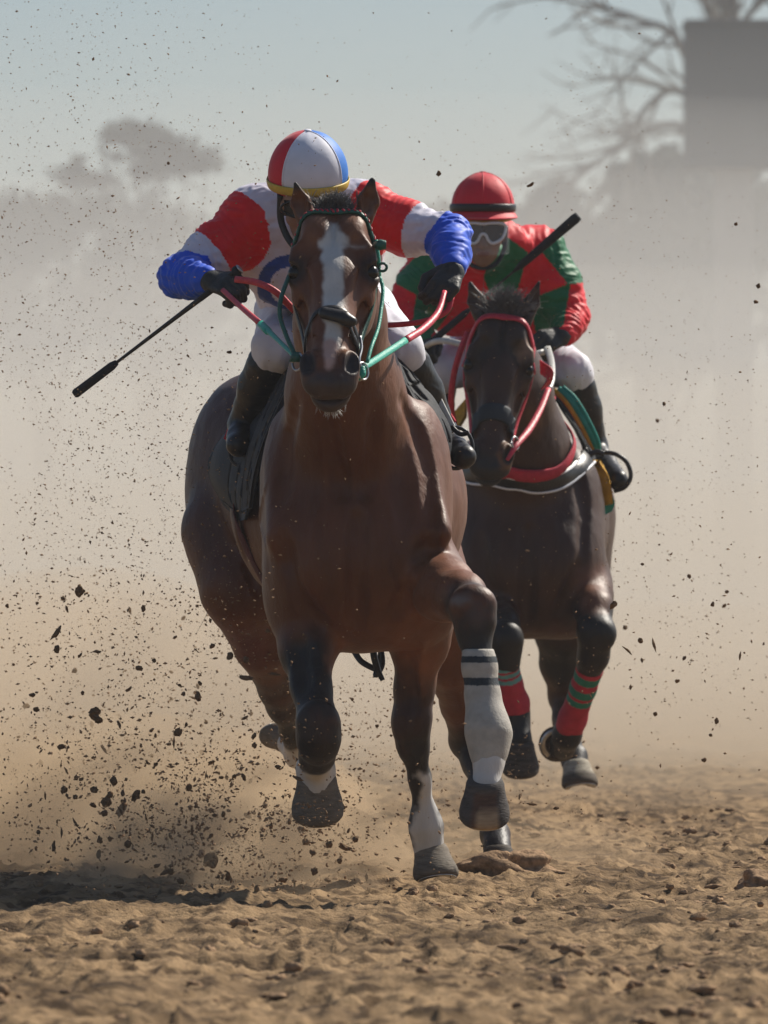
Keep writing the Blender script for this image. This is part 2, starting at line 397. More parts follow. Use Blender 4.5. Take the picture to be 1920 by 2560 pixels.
# loose clods lying on the track
mb = MB(); nn_ = 4200; cy_ = 14.2+rng.random(nn_)**1.4*13; cx_ = (rng.random(nn_)-.5)*2.6
dens = .5+.5*vnoise(np.stack([cx_*1.5, cy_*.8, cx_*0], 1), 77); keep = rng.random(nn_) < dens*np.where(cx_ > 0, 1.3, .6); cx_, cy_ = cx_[keep], cy_[keep]; cz_ = ground_height(cx_, cy_)
for x, y, z in zip(cx_, cy_, cz_):
    r = .003+.020*rng.random()**3.2; V, Fc = clods[rng.integers(8)]
    a = rng.random()*6.28; Rm = np.array([[math.cos(a), -math.sin(a), 0], [math.sin(a), math.cos(a), 0], [0, 0, 1]])
    mb.add(V@Rm.T*r*np.array([1, 1, .7])+np.array([x, y, z+r*.2]), Fc)
o = mb.build('loose_clods', 'clod'); o['kind'] = 'stuff'; o['label'] = 'loose crumbs of dark earth lying over the sand track'; o['category'] = 'dirt'


# ------------------------------------------------------------------ horses
BAY1 = (.125, .040, .014); DARK = (.016, .013, .013); WHITE = (.56, .54, .51)
def hoof(name, top, down, toe, s=1.0, parent=None, material='hoof', shoe=True, cols=None):
    """top = centre of the coronet, down = towards the sole, toe = towards the toe"""
    d = nrm(down); t = nrm(np.asarray(toe)-d*np.dot(toe, d)); u = np.cross(d, t); top = np.asarray(top, float)
    V = []; n = 28; lv = [(-.012, .040, 0), (0, .0455, .0), (.012, .047, .002), (.03, .051, .008), (.050, .0575, .014), (.066, .0605, .020), (.078, .0590, .025), (.084, .054, .027), (.085, .050, .027), (.081, .042, .027), (.074, .028, .024), (.071, .004, .02)]
    for hgt, r, off in lv:
        for k in range(n):
            a = 2*math.pi*k/n; c = math.cos(a); hl = max(0, -c)
            rr = r*(1+.06*c-.10*hl**6); z = hgt*(1-.28*hl) if hgt > 0 else hgt
            V.append(top+s*(d*z+t*(rr*c*1.02+off)+u*rr*math.sin(a)))
    Fc = []
    for i in range(len(lv)-1):
        for k in range(n): Fc.append((i*n+k, (i+1)*n+k, (i+1)*n+(k+1) % n, i*n+(k+1) % n))
    Fc.append(tuple(range(n))); Fc.append(tuple((len(lv)-1)*n+k for k in range(n))[::-1])
    cc = None
    if cols is not None:
        A = np.array(V)-top; h = (A@d)/s
        cc = np.array([cols(hh, np.dot(q, u)/s) for hh, q in zip(h, A)])
    o = mesh_obj(name, V, Fc, material, parent, cols=cc)
    if shoe:
        mb = MB(); pts = []
        for a in np.linspace(-2.35, 2.35, 22): pts.append(top+s*(d*(.086*(1-.28*max(0, -math.cos(a))))+t*(.045*math.cos(a)*1.03+.027)+u*.045*math.sin(a)))
        mb.tube(pts, .0085*s, flat=.4, hint=d, smooth=False); mb.build('horseshoe', 'steel', o)
    return o

def hair(name, roots, dirs, length, r, parent, seed=1, n=9, droop=.0, curl=.25, material='hair'):
    rg = np.random.default_rng(seed); mb = MB()
    for rt, dr in zip(roots, dirs):
        L_ = length*(.6+.6*rg.random()); p = np.asarray(rt, float); d = nrm(np.asarray(dr)+rg.normal(0, .10, 3)); pts = [p]
        w_ = rg.normal(0, curl, 3)
        for i in range(n):
            d = nrm(d+w_/n+np.array([0, 0, -droop/n])); p = p+d*L_/n; pts.append(p)
        mb.tube(pts, [r, r*.8, r*.1], seg=4, smooth=False, flat=.6)
    return mb.build(name, material, parent)

class Horse: pass
def build_horse(c):
    h = Horse(); f = h.f = Field(); s = c['s']
    root = h.root = empty('racehorse', c['label'], 'horse', c['base'])
    A, B = P(*c['poll']), P(*c['lip']); ax = nrm(B-A); sd_ = nrm(np.cross(ax, (0, -1, 0))); sd_ = nrm(np.array([1, c.get('yaw', 0), c.get('roll', 0)])); sd_ = nrm(sd_-ax*np.dot(sd_, ax)); nm = nrm(np.cross(ax, sd_))
    if nm[1] > 0: nm = -nm
    hs = np.linalg.norm(B-A)/.60; h.hs = hs
    def HL(l, w_, n_): return A+hs*(ax*l+sd_*w_+nm*n_)
    h.HL = HL; h.fr = np.array([sd_, nm, ax]); FR = h.fr
    def he(l, w_, n_, rw, rn, rl, k=.03, op=1): return ell(HL(l, w_, n_), (rw*hs, rn*hs, rl*hs), k, op, FR)
    def hc(l0, w0, n0, r0, l1, w1, n1, r1, k=.03, op=1): return ecap(HL(l0, w0, n0), HL(l1, w1, n1), (r0[0]*hs, r0[1]*hs), (r1[0]*hs, r1[1]*hs), sd_, k, op)
    # trunk
    T = c['trunk']; side = nrm(np.array([1, c['bodyyaw'], 0]))
    for (p, r), (q, r2) in zip(T[:-1], T[1:]): f.add(ecap(P(*p), P(*q), (r[0]*s, r[1]*s), (r2[0]*s, r2[1]*s), side, .10))
    K = c['neck']
    for (p, r), (q, r2) in zip(K[:-1], K[1:]): f.add(ecap(P(*p), P(*q), (r[0]*s, r[1]*s), (r2[0]*s, r2[1]*s), (1, 0, 0), .08))
    for p, r, k in c['muscle']: f.add(ell(P(*p), np.array(r)*s, k))
    for p, q, r, r2, k in c.get('caps', []): f.add(cap(P(*p), P(*q), r*s, r2*s, k))
    for p, r, k in c['cuts']: f.add(ell(P(*p), np.array(r)*s, k, -1))
    # legs
    for lg in c['legs']:
        pts = [(P(*j[:3]), j[3]*s) for j in lg['pts']]; f.chain(pts, .035)
        for e in lg.get('bumps', []): f.add(ell(P(*e[:3]), np.array(e[3])*s, .03))
    # head
    f.add(hc(.02, 0, -.10, (.072, .080), .10, 0, -.085, (.088, .085), .05), hc(.10, 0, -.085, (.092, .083), .22, 0, -.078, (.084, .076), .04),
          hc(.22, 0, -.075, (.078, .074), .37, 0, -.062, (.054, .058), .05), hc(.37, 0, -.062, (.050, .056), .49, 0, -.058, (.044, .046), .03))
    for g_ in (-1, 1):
        f.add(he(.17, g_*.060, -.17, .042, .088, .115, .05), hc(.20, g_*.056, -.17, (.03, .05), .46, g_*.034, -.105, (.024, .030), .05))
        f.add(hc(.130, g_*.080, -.022, (.026, .020), .182, g_*.096, -.030, (.018, .014), .022))        # brow
        f.add(he(.197, g_*.092, -.062, .024, .032, .036, .022))                                         # eye bulge
        f.add(hc(.25, g_*.088, -.085, (.014, .014), .42, g_*.058, -.075, (.010, .010), .03))             # facial crest
        f.add(he(.085, g_*.047, -.022, .036, .034, .052, .025))                                          # forehead
        f.add(he(.160, g_*.062, .004, .022, .014, .034, .02, -1), he(.10, g_*.100, -.015, .014, .02, .03, .02, -1))
        f.add(hc(.21, g_*.066, -.012, (.005, .005), .30, g_*.058, -.030, (.004, .004), .012), hc(.30, g_*.058, -.030, (.004, .004), .43, g_*.044, -.020, (.0035, .0035), .012), hc(.30, g_*.060, -.033, (.0035, .0035), .40, g_*.062, -.055, (.003, .003), .012))
        f.add(he(.30, g_*.068, -.030, .012, .012, .09, .03, -1))
        f.add(he(.498, g_*.047, -.036, .029, .030, .038, .018), he(.530, g_*.046, -.062, .024, .028, .034, .02), he(.548, g_*.023, -.058, .026, .034, .028, .02))
    f.add(he(.525, 0, -.070, .048, .046, .050, .025), he(.10, 0, .004, .006, .012, .05, .02, -1), he(.552, 0, -.104, .040, .032, .034, .02), hc(.46, 0, -.12, (.040, .03), .535, 0, -.110, (.042, .032), .03))
    f.add(he(.582, 0, -.080, .040, .010, .0045, .008, -1), he(.570, 0, -.088, .055, .004, .022, .006, -1), he(.56, 0, -.012, .006, .014, .030, .012, -1))
    for g_ in (-1, 1):
        f.add(hc(.478, g_*.056, -.006, (.011, .020), .518, g_*.058, -.010, (.021, .028), .008, -1), he(.545, g_*.080, -.075, .008, .010, .03, .02, -1))
        f.add(he(.35, g_*.075, -.085, .014, .02, .09, .03, -1))
        f.add(he(.195, g_*.108, -.040, .018, .020, .019, .006, -1), he(.225, g_*.102, -.035, .010, .012, .02, .02, -1))
    # ears
    for g_, tip in ((-1, c['ear_l']), (1, c['ear_r'])):
        e0 = HL(.020, g_*.072, -.055); e1 = np.asarray(P(*tip)); v = e1-e0; m1 = e0+v*.45; fwd = nrm(np.array([g_*.35, -1, 0]))
        sdv = nrm(np.cross(v, fwd)); nn = nrm(fwd-nrm(v)*np.dot(fwd, nrm(v)))
        f.add(ecap(e0, m1, (.024*hs, .026*hs), (.029*hs, .022*hs), sdv, .018), ecap(m1, e1-nrm(v)*.012, (.029*hs, .022*hs), (.0085*hs, .0085*hs), sdv, .012, wr=.012))
        f.add(ecap(e0+v*.30+nn*.024*hs, e0+v*.55+nn*.020*hs, (.016*hs, .020*hs), (.020*hs, .020*hs), sdv, .008, -1), ecap(e0+v*.55+nn*.020*hs, e0+v*.90+nn*.012*hs, (.020*hs, .020*hs), (.005*hs, .008*hs), sdv, .006, -1))
        h.ears = getattr(h, 'ears', [])+[(e0, e1, nn, sdv)]
    def hit(px, py, d0):
        D = np.linspace(d0, d0+3.5, 350); v = f.ev(np.stack([(px-CX)*D/F, D, CAMH+(HOR-py)*D/F], 1)); k = np.argmax(v < 0); return P(px, py, D[k]) if (v < 0).any() else None
    add = []
    for lst, r_, off, op, kk in ((c.get('grooves', []), .012, .009, -1, .035), (c.get('veins', []), .0042, .0005, 1, .010)):
        for path in lst:
            q = [hit(px, py, c['d0']) for px, py in catmull(np.array(path, float), 4)]; q = [x+f.grad(x)*off for x in q if x is not None]
            for u, v_ in zip(q[:-1], q[1:]):
                if np.linalg.norm(u-v_) < .12: add.append(cap(u, v_, r_, r_, kk, op))
    f.p += add
    xs, ys, zs = c['grid']
    V, Q = f.mesh(xs, ys, zs); V = relax(V, Q, 3, .5); N_ = vnormals(V, Q); V = V+N_*(.0050*fbm(V*np.array([9, 5, 7]), 3, 71)+.0016*fbm(V*np.array([42, 30, 24]), 2, 72))[:, None]; h.V = V
    # coat colour
    rim = fbm(V*np.array([5, 3, 4]), 3, 4)[:, None]
    col = np.array(c['coat'])*(1+.22*rim)*np.ones((len(V), 1))
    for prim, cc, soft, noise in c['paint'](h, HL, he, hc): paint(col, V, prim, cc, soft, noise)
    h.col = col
    body = h.body = mesh_obj('body', V, Q, 'coat', root, cols=col); h.f = Surf(V, Q)
    # eyes
    for g_ in (-1, 1):
        ce = HL(.195, g_*.0935, -.052); V2 = []; Fc = []; n = 14
        for i in range(n+1):
            for j in range(2*n): V2.append(ce+.0205*hs*np.array([math.sin(math.pi*i/n)*math.cos(math.pi*j/n), math.sin(math.pi*i/n)*math.sin(math.pi*j/n), math.cos(math.pi*i/n)]))
        for i in range(n):
            for j in range(2*n): Fc.append((i*2*n+j, (i+1)*2*n+j, (i+1)*2*n+(j+1) % (2*n), i*2*n+(j+1) % (2*n)))
        mesh_obj('eye', V2, Fc, 'eye', root)
    return h
def on_face(h, pts, off=.004):
    return [h.f.proj(h.HL(*p), off) for p in pts]
def strap(h, name, pts, width, material, parent, off=.004, flat=.3, n=6, label=None):
    """a strap lying on the body: control points in head space or world, pushed onto the surface"""
    q = catmull([p if isinstance(p, np.ndarray) else h.HL(*p) for p in pts], n); q = np.array([h.f.proj(x, off) for x in q])
    for _ in range(4): q[1:-1] = q[1:-1]*.5+(q[:-2]+q[2:])*.25
    mb = MB(); mb.tube(q, width, flat=flat, smooth=False, norms=lambda x: h.f.grad(x)); return mb.build(name, material, parent, label=label)

# ---- front horse
def paint1(h, HL, he, hc):
    R = [];  L = C1['legs']
    darkbrown = (.050, .020, .014)
    a = lambda p, q, r, r2: cap(P(*p), P(*q), r, r2)
    # dark points
    R += [(a((1183, 1500, 19.9), (1222, 2000, 19.66), .085, .085), DARK, .05, .02)]
    R += [(a((1040, 1760, 20.55), (1085, 2200, 20.75), .085, .09), DARK, .10, .03), (a((1032, 1650, 20.5), (1030, 1760, 20.55), .03, .085), darkbrown, .08, .02)]
    R += [(a((775, 1720, 20.2), (793, 1930, 20.25), .16, .22), DARK, .09, .02)]
    R += [(a((670, 1660, 21.9), (715, 1900, 22.3), .10, .14), DARK, .1, .02), (a((1165, 1830, 21.9), (1245, 2160, 21.4), .10, .1), DARK, .14, .02)]
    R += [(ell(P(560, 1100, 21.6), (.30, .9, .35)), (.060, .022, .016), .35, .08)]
    # white stockings
    R += [(a((1072, 1960, 20.62), (1085, 2190, 20.70), .033, .085), WHITE, .03, .03), (a((1092, 1900, 20.60), (1088, 2000, 20.65), .008, .05), WHITE, .02, .01)]
    R += [(a((782, 1925, 20.42), (795, 1990, 20.33), .075, .085), WHITE, .03, .02)]
    R += [(a((1222, 1850, 19.74), (1212, 1990, 19.68), .085, .085), WHITE, .02, .005), (a((1222, 1590, 19.78), (1222, 1650, 19.76), .006, .014), WHITE, .012, .004)]
    R += [(a((745, 1885, 22.25), (700, 1815, 22.4), .075, .085), (.55, .52, .48), .03, .01)]
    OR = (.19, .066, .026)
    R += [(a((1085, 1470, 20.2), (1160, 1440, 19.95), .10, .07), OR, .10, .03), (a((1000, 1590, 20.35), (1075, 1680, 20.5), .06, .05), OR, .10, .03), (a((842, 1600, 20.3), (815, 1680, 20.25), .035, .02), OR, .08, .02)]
    R += [(a((960, 900, 20.1), (1010, 1120, 20.3), .05, .07), (.17, .062, .026), .14, .04), (a((1080, 1150, 20.4), (1110, 1330, 20.3), .05, .05), (.15, .055, .024), .12, .03)]  # sunlit brown of the right neck and shoulder, painted into the coat
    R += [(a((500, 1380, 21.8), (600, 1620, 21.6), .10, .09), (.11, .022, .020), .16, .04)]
    for g_ in (-1, 1): R += [(he(.30, g_*.085, -.10, .03, .06, .12), (.18, .064, .026), .05, .015), (he(.36, g_*.05, -.03, .016, .03, .07), (.17, .06, .026), .03, .01)]
    R += [(he(.46, .04, -.015, .016, .02, .035), (.24, .10, .045), .03, .01)]  # lit plane above the right nostril, painted as a lighter orange patch
    # black muzzle, eye surrounds, ears
    R += [(he(.59, 0, -.08, .12, .10, .070), (.055, .038, .034), .06, .02)]
    R += [(he(.34, 0, -.08, .09, .10, .16), (.13, .047, .022), .1, .02)]
    for g_ in (-1, 1):
        R += [(he(.192, g_*.10, -.045, .040, .04, .042), (.030, .016, .012), .04, .01)]
        R += [(he(.508, g_*.060, -.020, .028, .026, .034), (.020, .015, .017), .02, .003)]
        R += [(he(.10, g_*.055, 0, .03, .05, .045), (.17, .065, .028), .06, .02)]  # warm light on the forehead bulges, put into the coat colour
    for e0, e1, nn, sdv in h.ears:
        R += [(cap(e0+(e1-e0)*.3+nn*.03, e0+(e1-e0)*.75+nn*.02, .020, .012), (.26, .17, .12), .02, .004), (ball(e1, .028), DARK, .03, .01)]
    # blaze
    R += [(he(.142, .004, .01, .040, .04, .020), WHITE, .022, .018), (hc(.078, .000, 0, (.006, .03), .12, .0, 0, (.022, .03)), WHITE, .02, .012),
          (hc(.13, .0, 0, (.026, .04), .28, .002, 0, (.026, .04)), WHITE, .014, .009), (hc(.28, .002, 0, (.027, .04), .37, .004, 0, (.027, .04)), WHITE, .014, .008),
          (hc(.37, .010, 0, (.018, .04), .45, .004, 0, (.024, .03)), WHITE, .014, .01), (hc(.46, -.002, 0, (.024, .03), .52, -.004, -.01, (.010, .03)), (.50, .33, .28), .016, .008)]
    R += [(he(.145, .055, -.0, .028, .03, .005), (.3, .26, .24), .02, .01)]
    # knee scrape on the leading leg
    R += [(ell(P(1150, 1500, 19.80), (.03, .05, .014)), (.16, .13, .12), .03, .01), (ell(P(1195, 1535, 19.76), (.035, .04, .04)), (.075, .05, .045), .05, .02)]
    return R
C1 = dict(label='leading bay horse with a long white blaze and white boot on one foreleg', base=(-.08, 20.9, 0), s=1.0,
    poll=(836, 500, 19.76), lip=(822, 968, 19.36), yaw=-.05, roll=-.02, bodyyaw=.16, coat=BAY1,
    ear_l=(736, 452, 19.78), ear_r=(932, 443, 19.78),
    trunk=[((892, 1290, 20.52), (.225, .33)), ((872, 1265, 21.05), (.33, .33)), ((815, 1215, 21.5), (.30, .29)), ((752, 1150, 21.85), (.29, .25))],
    neck=[((838, 625, 19.98), (.075, .115)), ((850, 800, 20.10), (.115, .15)), ((862, 980, 20.28), (.155, .19)), ((880, 1150, 20.42), (.21, .22))],
    muscle=[((735, 1250, 20.50), (.095, .20, .26), .10), ((1050, 1240, 20.50), (.095, .20, .27), .10),
            ((812, 1400, 20.30), (.13, .13, .17), .14), ((975, 1395, 20.31), (.135, .13, .17), .14), ((895, 1530, 20.42), (.17, .16, .12), .10),
            ((760, 1480, 20.42), (.10, .15, .15), .10), ((1050, 1500, 20.46), (.11, .16, .14), .10),
            ((612, 1250, 21.85), (.185, .26, .30), .12), ((1000, 1240, 21.75), (.19, .26, .30), .12), ((655, 1060, 21.85), (.16, .26, .15), .12), ((905, 1010, 21.8), (.16, .2, .13), .12),
            ((850, 905, 20.85), (.10, .25, .10), .12), ((1010, 1150, 20.38), (.05, .07, .10), .07)],
    caps=[((1010, 1050, 20.40), (1092, 1330, 20.22), .035, .045, .06), ((722, 1080, 20.45), (705, 1340, 20.25), .03, .04, .06)],
    cuts=[((893, 1420, 20.03), (.010, .05, .16), .05), ((1125, 1390, 20.02), (.03, .04, .05), .05), ((815, 1590, 20.15), (.02, .06, .03), .06)],
    legs=[dict(pts=[(1065, 1440, 20.38, .115), (1112, 1475, 20.15, .088), (1150, 1492, 19.98, .066), (1182, 1520, 19.86, .058), (1186, 1580, 19.85, .044), (1200, 1680, 19.81, .036), (1216, 1800, 19.765, .040), (1222, 1835, 19.755, .051), (1222, 1900, 19.725, .037), (1214, 1960, 19.70, .042)],
                bumps=[(1180, 1505, 19.835, (.058, .03, .045)), (1190, 1555, 19.84, (.050, .04, .035)), (1160, 1470, 19.95, (.05, .07, .035))]),
          dict(pts=[(1035, 1480, 20.52, .125), (1048, 1600, 20.53, .084), (1036, 1720, 20.57, .056), (1030, 1800, 20.60, .054), (1034, 1860, 20.62, .044), (1050, 1950, 20.67, .030), (1062, 2040, 20.71, .034), (1066, 2070, 20.72, .046), (1072, 2120, 20.73, .037), (1078, 2145, 20.73, .044)],
                bumps=[(1030, 1795, 20.56, (.052, .025, .045)), (1030, 1830, 20.58, (.045, .03, .03))]),
          dict(pts=[(772, 1500, 20.42, .125), (770, 1620, 20.32, .080), (778, 1720, 20.22, .054), (796, 1815, 20.13, .056), (797, 1858, 20.14, .053), (792, 1888, 20.24, .045), (789, 1922, 20.40, .049), (790, 1950, 20.42, .044), (794, 1975, 20.39, .044)],
                bumps=[(796, 1800, 20.095, (.058, .03, .055)), (797, 1850, 20.11, (.053, .045, .035))]),
          dict(pts=[(590, 1330, 21.7, .17), (612, 1470, 21.6, .135), (655, 1610, 21.75, .085), (695, 1720, 21.95, .056), (708, 1765, 22.02, .046), (728, 1830, 22.15, .034), (744, 1885, 22.26, .040), (728, 1862, 22.33, .034), (716, 1842, 22.38, .042)],
                bumps=[(705, 1740, 22.03, (.04, .06, .05))]),
          dict(pts=[(1010, 1350, 21.6, .17), (1080, 1500, 21.45, .13), (1122, 1640, 21.55, .085), (1152, 1760, 21.75, .058), (1168, 1850, 21.88, .050), (1190, 1910, 21.82, .036), (1222, 2030, 21.62, .032), (1236, 2085, 21.54, .040), (1242, 2115, 21.48, .034), (1245, 2135, 21.45, .042)],
                bumps=[(1160, 1820, 21.95, (.035, .06, .06))])],
    d0=19.85, grooves=[[(742, 1010), (716, 1120), (704, 1250)], [(1005, 1000), (1055, 1110), (1078, 1240), (1068, 1370)], [(893, 1300), (893, 1420), (890, 1560)], [(706, 1340), (742, 1470), (800, 1560)],
        [(1078, 1350), (1040, 1440), (990, 1530)], [(822, 1040), (838, 1130), (858, 1230)], [(935, 1030), (930, 1130), (915, 1230)], [(560, 1160), (590, 1310), (630, 1470)], [(745, 1600), (752, 1660), (760, 1720)], [(1020, 1640), (1022, 1700), (1026, 1760)]],
    veins=[[(960, 1240), (985, 1320), (968, 1400), (990, 1470)], [(800, 1270), (778, 1350), (790, 1440)], [(790, 1600), (800, 1660), (792, 1720)], [(1060, 1600), (1050, 1680), (1056, 1740)], [(600, 1420), (628, 1490), (640, 1560)], [(670, 1200), (650, 1290), (668, 1370)]],
    paint=paint1,
    grid=(axis((-.66, .48, .0052)), axis((19.28, 20.0, .006), (20.0, 20.6, .009), (20.6, 22.7, .011)), axis((-.02, .7, .006), (.7, 1.3, .0075), (1.3, 2.09, .0048))))
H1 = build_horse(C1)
r1 = H1.root
# hooves: down vector, toe vector
def cols_white_foot(h_, u_):
    k = min(1, max(0, h_/.084)); base = np.array((.085, .075, .07)); c = base*(1.0-.2*k)
    if abs(u_+.004) < .024+.012*(k-.5) and h_ > .04: c = np.array((.34, .25, .16))
    elif h_ > .01 and abs(u_) < .03: c = np.array((.10, .06, .045))
    return c
def cols_grey(h_, u_): return np.array((.19, .16, .125))*(1.0-.3*min(1, max(0, h_/.084)))
hoof('hoof', P(1213, 1958, 19.70), (-.03, .42, -1), (0, -1, -.4), 1.18, r1, 'pale_hoof', cols=cols_white_foot)
hoof('hoof', P(1078, 2128, 20.735), (.14, -.30, -1), (.12, -1, 0.3), 1.12, r1, 'pale_hoof', cols=cols_grey)
hoof('hoof', P(792, 1946, 20.40), (.03, .45, -1), (0, -1, -.45), 1.26, r1, 'pale_hoof', cols=cols_grey)
hoof('hoof', P(718, 1850, 22.36), (-.35, .75, .62), (-.2, .3, -.9), 1.0, r1, 'pale_hoof', cols=cols_grey)
hoof('hoof', P(1245, 2128, 21.45), (.05, -.25, -1), (0, -1, .0), 1.0, r1)

# white stretch boot on the leading leg of the front horse
f = Field(); f.chain([(P(1199, 1668, 19.81), .0450), (P(1207, 1740, 19.79), .0455), (P(1216, 1800, 19.765), .053), (P(1222, 1838, 19.752), .060), (P(1222, 1880, 19.735), .046), (P(1220, 1908, 19.72), .040)], .03)
bx = axis((P(1120, 0, 19.7)[0], P(1310, 0, 19.7)[0], .0035)); by = axis((19.62, 19.92, .0045)); bz = axis((P(0, 1920, 19.7)[2], P(0, 1600, 19.8)[2], .0035))
ztop = P(0, 1622, 19.82)[2]; zbot = P(0, 1915, 19.72)[2]
f.p.insert(0, cap(P(1195, 1630, 19.825), P(1199, 1668, 19.81), .0445, .0450))
V, Q = f.mesh(bx, by, bz, clip=lambda X, Y, Z: np.maximum(Z-ztop, zbot-Z)+0*X+0*Y); V = relax(V, Q, 2, .4)
rowz = lambda py: CAMH+(HOR-py)*19.78/F
cl = np.tile(np.array([.43, .40, .35]), (len(V), 1))*(1+.08*fbm(V*60, 2, 3)[:, None])
for a, b_ in ((1640, 1657), (1695, 1714)): cl[(V[:, 2] < rowz(a)) & (V[:, 2] > rowz(b_))] = (.02, .03, .04)
mesh_obj('leg_boot', V, Q, 'wrap', r1, cols=cl, label='white stretch boot with two black bands')

# forelock, mane, tail
rg = np.random.default_rng(3)
HL = H1.HL
roots = [H1.f.proj(q_, 0) for q_ in [HL(.0+.022*rg.random(), np.clip(rg.normal(0, .022), -.042, .042), -.01) for _ in range(800)]]
hair('forelock', roots, [(rg.normal(0, .22)+(r_[0]-H1.HL(0, 0, 0)[0])*5, .1+rg.normal(0, .2), 1.) for r_ in roots], .050, .0012, r1, 5, curl=.3, droop=.3, material='sunlit_hair')
roots = [H1.f.proj(P(838+rg.normal(0, 4), 590+q*1.2, 20.16+q*.0036)+np.array([0, .10, .12]), 0) for q in np.linspace(0, 150, 140)]
hair('mane', roots, [(rg.normal(0, .5), .5, .35) for _ in roots], .15, .0025, r1, 6, droop=.8, curl=.6)
roots = [P(742+rg.normal(0, 7), 1010+rg.normal(0, 7), 22.15) for _ in range(140)]
hair('tail', roots, [(-.02+rg.normal(0, .07), .75, -.45) for _ in roots], .85, .004, r1, 7, droop=1.2, curl=.4)
# chin whiskers and a thread of froth
roots = [H1.f.proj(HL(.57, rg.normal(0, .02), -.14+rg.normal(0, .008)), 0) for _ in range(40)]
hair('whiskers', roots, [(rg.normal(0, .5), -.2, -1) for _ in roots], .022, .0006, r1, 8, material='white_leather')

# bridle of the front horse
br = empty('bridle', '', '', (0, 0, 0)); del br['label']; del br['category']; put(br, r1); br.location = -Vector(r1.location)
def browband_beads(h, parent):
    pts = [(.20, -.108, -.10), (.095, -.110, -.085), (.050, -.085, -.02), (.034, -.045, 0), (.030, 0, .0), (.034, .045, 0), (.050, .085, -.02), (.095, .110, -.085), (.20, .108, -.10)]
    q = catmull([h.HL(*p) for p in pts[1:-1]], 10); q = np.array([h.f.proj(x, .006) for x in q])
    mb = MB(); mb.tube(q, .011, flat=.55, smooth=False, norms=lambda x: h.f.grad(x)); o = mb.build('brow_band', 'dark_green_strap', parent)
    mb = MB()
    for i in range(2, len(q)-2, 3):
        t = nrm(q[i+1]-q[i-1]); nn = h.f.grad(q[i]); u = np.cross(t, nn)
        mb.tube([q[i]-u*.009+nn*.005-t*.004, q[i]+nn*.007, q[i]+u*.009+nn*.005+t*.004], .0036, flat=.5, hint=nn, seg=6)
    mb.build('beading', 'red_strap', o)
browband_beads(H1, br)
strap(H1, 'headpiece', [(.075, -.105, -.06), (.01, -.075, -.10), (-.045, 0, -.10), (.01, .075, -.10), (.075, .105, -.06)], .011, 'leather', br)
for g_ in (-1, 1):
    strap(H1, 'cheek_strap', [(.075, g_*.10, -.065), (.16, g_*.112, -.10), (.30, g_*.09, -.12), (.42, g_*.066, -.10), (.47, g_*.062, -.09)], .009, 'leather' if g_ < 0 else 'dark_green_strap', br, off=.006)
    strap(H1, 'throat_lash', [(.06, g_*.10, -.09), (.16, g_*.108, -.19), (.22, g_*.08, -.25)], .007, 'leather', br)
nb = strap(H1, 'noseband', [(.44, -.07, -.125), (.40, -.066, -.06), (.36, -.045, -.01), (.35, 0, 0), (.36, .045, -.01), (.40, .066, -.06), (.44, .07, -.125)], .009, 'leather', br, off=.006)
f = Field(); f.add(ecap(HL(.372, -.018, .010), HL(.385, .032, .008), (.019, .014), (.021, .015), ax if False else H1.fr[2], .02), ell(HL(.392, .048, .0), (.02, .016, .016), .02, 1, H1.fr))
c0 = HL(.38, .01, .01); V, Q = f.mesh(axis((c0[0]-.09, c0[0]+.09, .003)), axis((c0[1]-.06, c0[1]+.06, .003)), axis((c0[2]-.06, c0[2]+.06, .003)))
o = mesh_obj('nose_roll', V, Q, 'leather', nb)
mb = MB(); q1 = [H1.f.proj(HL(*p), .005) for p in ((.37, .05, 0), (.40, .062, -.03), (.425, .068, -.07), (.44, .07, -.1))]; mb.tube(q1, [.008, .010, .007], flat=.5, norms=lambda x: H1.f.grad(x))
q1 = [H1.f.proj(HL(*p), .005) for p in ((.455, -.025, 0), (.44, 0, .0), (.425, .02, 0))]
mb.build('nose_strap', 'leather', br)
# dark green lead rope in an arc at the left of the face
mb = MB(); mb.tube([P(745, 640, 19.72), P(722, 692, 19.68), P(703, 745, 19.62), P(700, 790, 19.6), P(716, 840, 19.56), P(736, 885, 19.52)], .0065, seg=8); mb.build('side_rope', 'dark_green_strap', br)
mb = MB(); mb.tube([P(948, 690, 19.76), P(957, 722, 19.74), P(953, 770, 19.70), P(945, 820, 19.64), P(928, 868, 19.56), P(918, 905, 19.52)], .0055, seg=8); mb.tube([P(940, 600, 19.75), P(946, 650, 19.74), P(948, 690, 19.76)], .006, seg=8); mb.build('side_rope', 'teal_rein', br)
mb = MB(); mb.tube([P(938, 612, 19.70), P(950, 612, 19.68), P(965, 612, 19.68)], [.010, .016, .012], flat=.8); mb.build('rosette', 'dark_green_strap', br); mb = MB(); mb.ring(P(957, 668, 19.7), .011, .004, (0, -1, .1)); mb.build('strap_ring', 'dark_green_strap', br)
for (px, py, D) in ((744, 905, 19.50), (907, 928, 19.50)):
    mb = MB(); mb.ring(P(px, py, D), .024, .0035, (.75 if px > 800 else -.75, -.55, .1)); mb.build('bit_ring', 'steel', br)
mb = MB(); mb.tube([P(907, 925, 19.50), P(898, 900, 19.5), P(904, 870, 19.53), P(900, 840, 19.55)], .004); mb.tube([P(889, 945, 19.5), P(900, 950, 19.5), P(907, 942, 19.5)], .004); mb.build('bit', 'steel', br)
mb = MB(); mb.tube([P(740, 905, 19.50), P(741, 880, 19.5)], [.02, .012], flat=.6); mb.build('bit_guard', 'dark_green_strap', br)
mb = MB(); mb.tube([P(905, 917, 19.50), P(904, 935, 19.49), P(893, 947, 19.49)], [.009, .012, .008], flat=.6); mb.build('bit_guard', 'teal_rein', br)
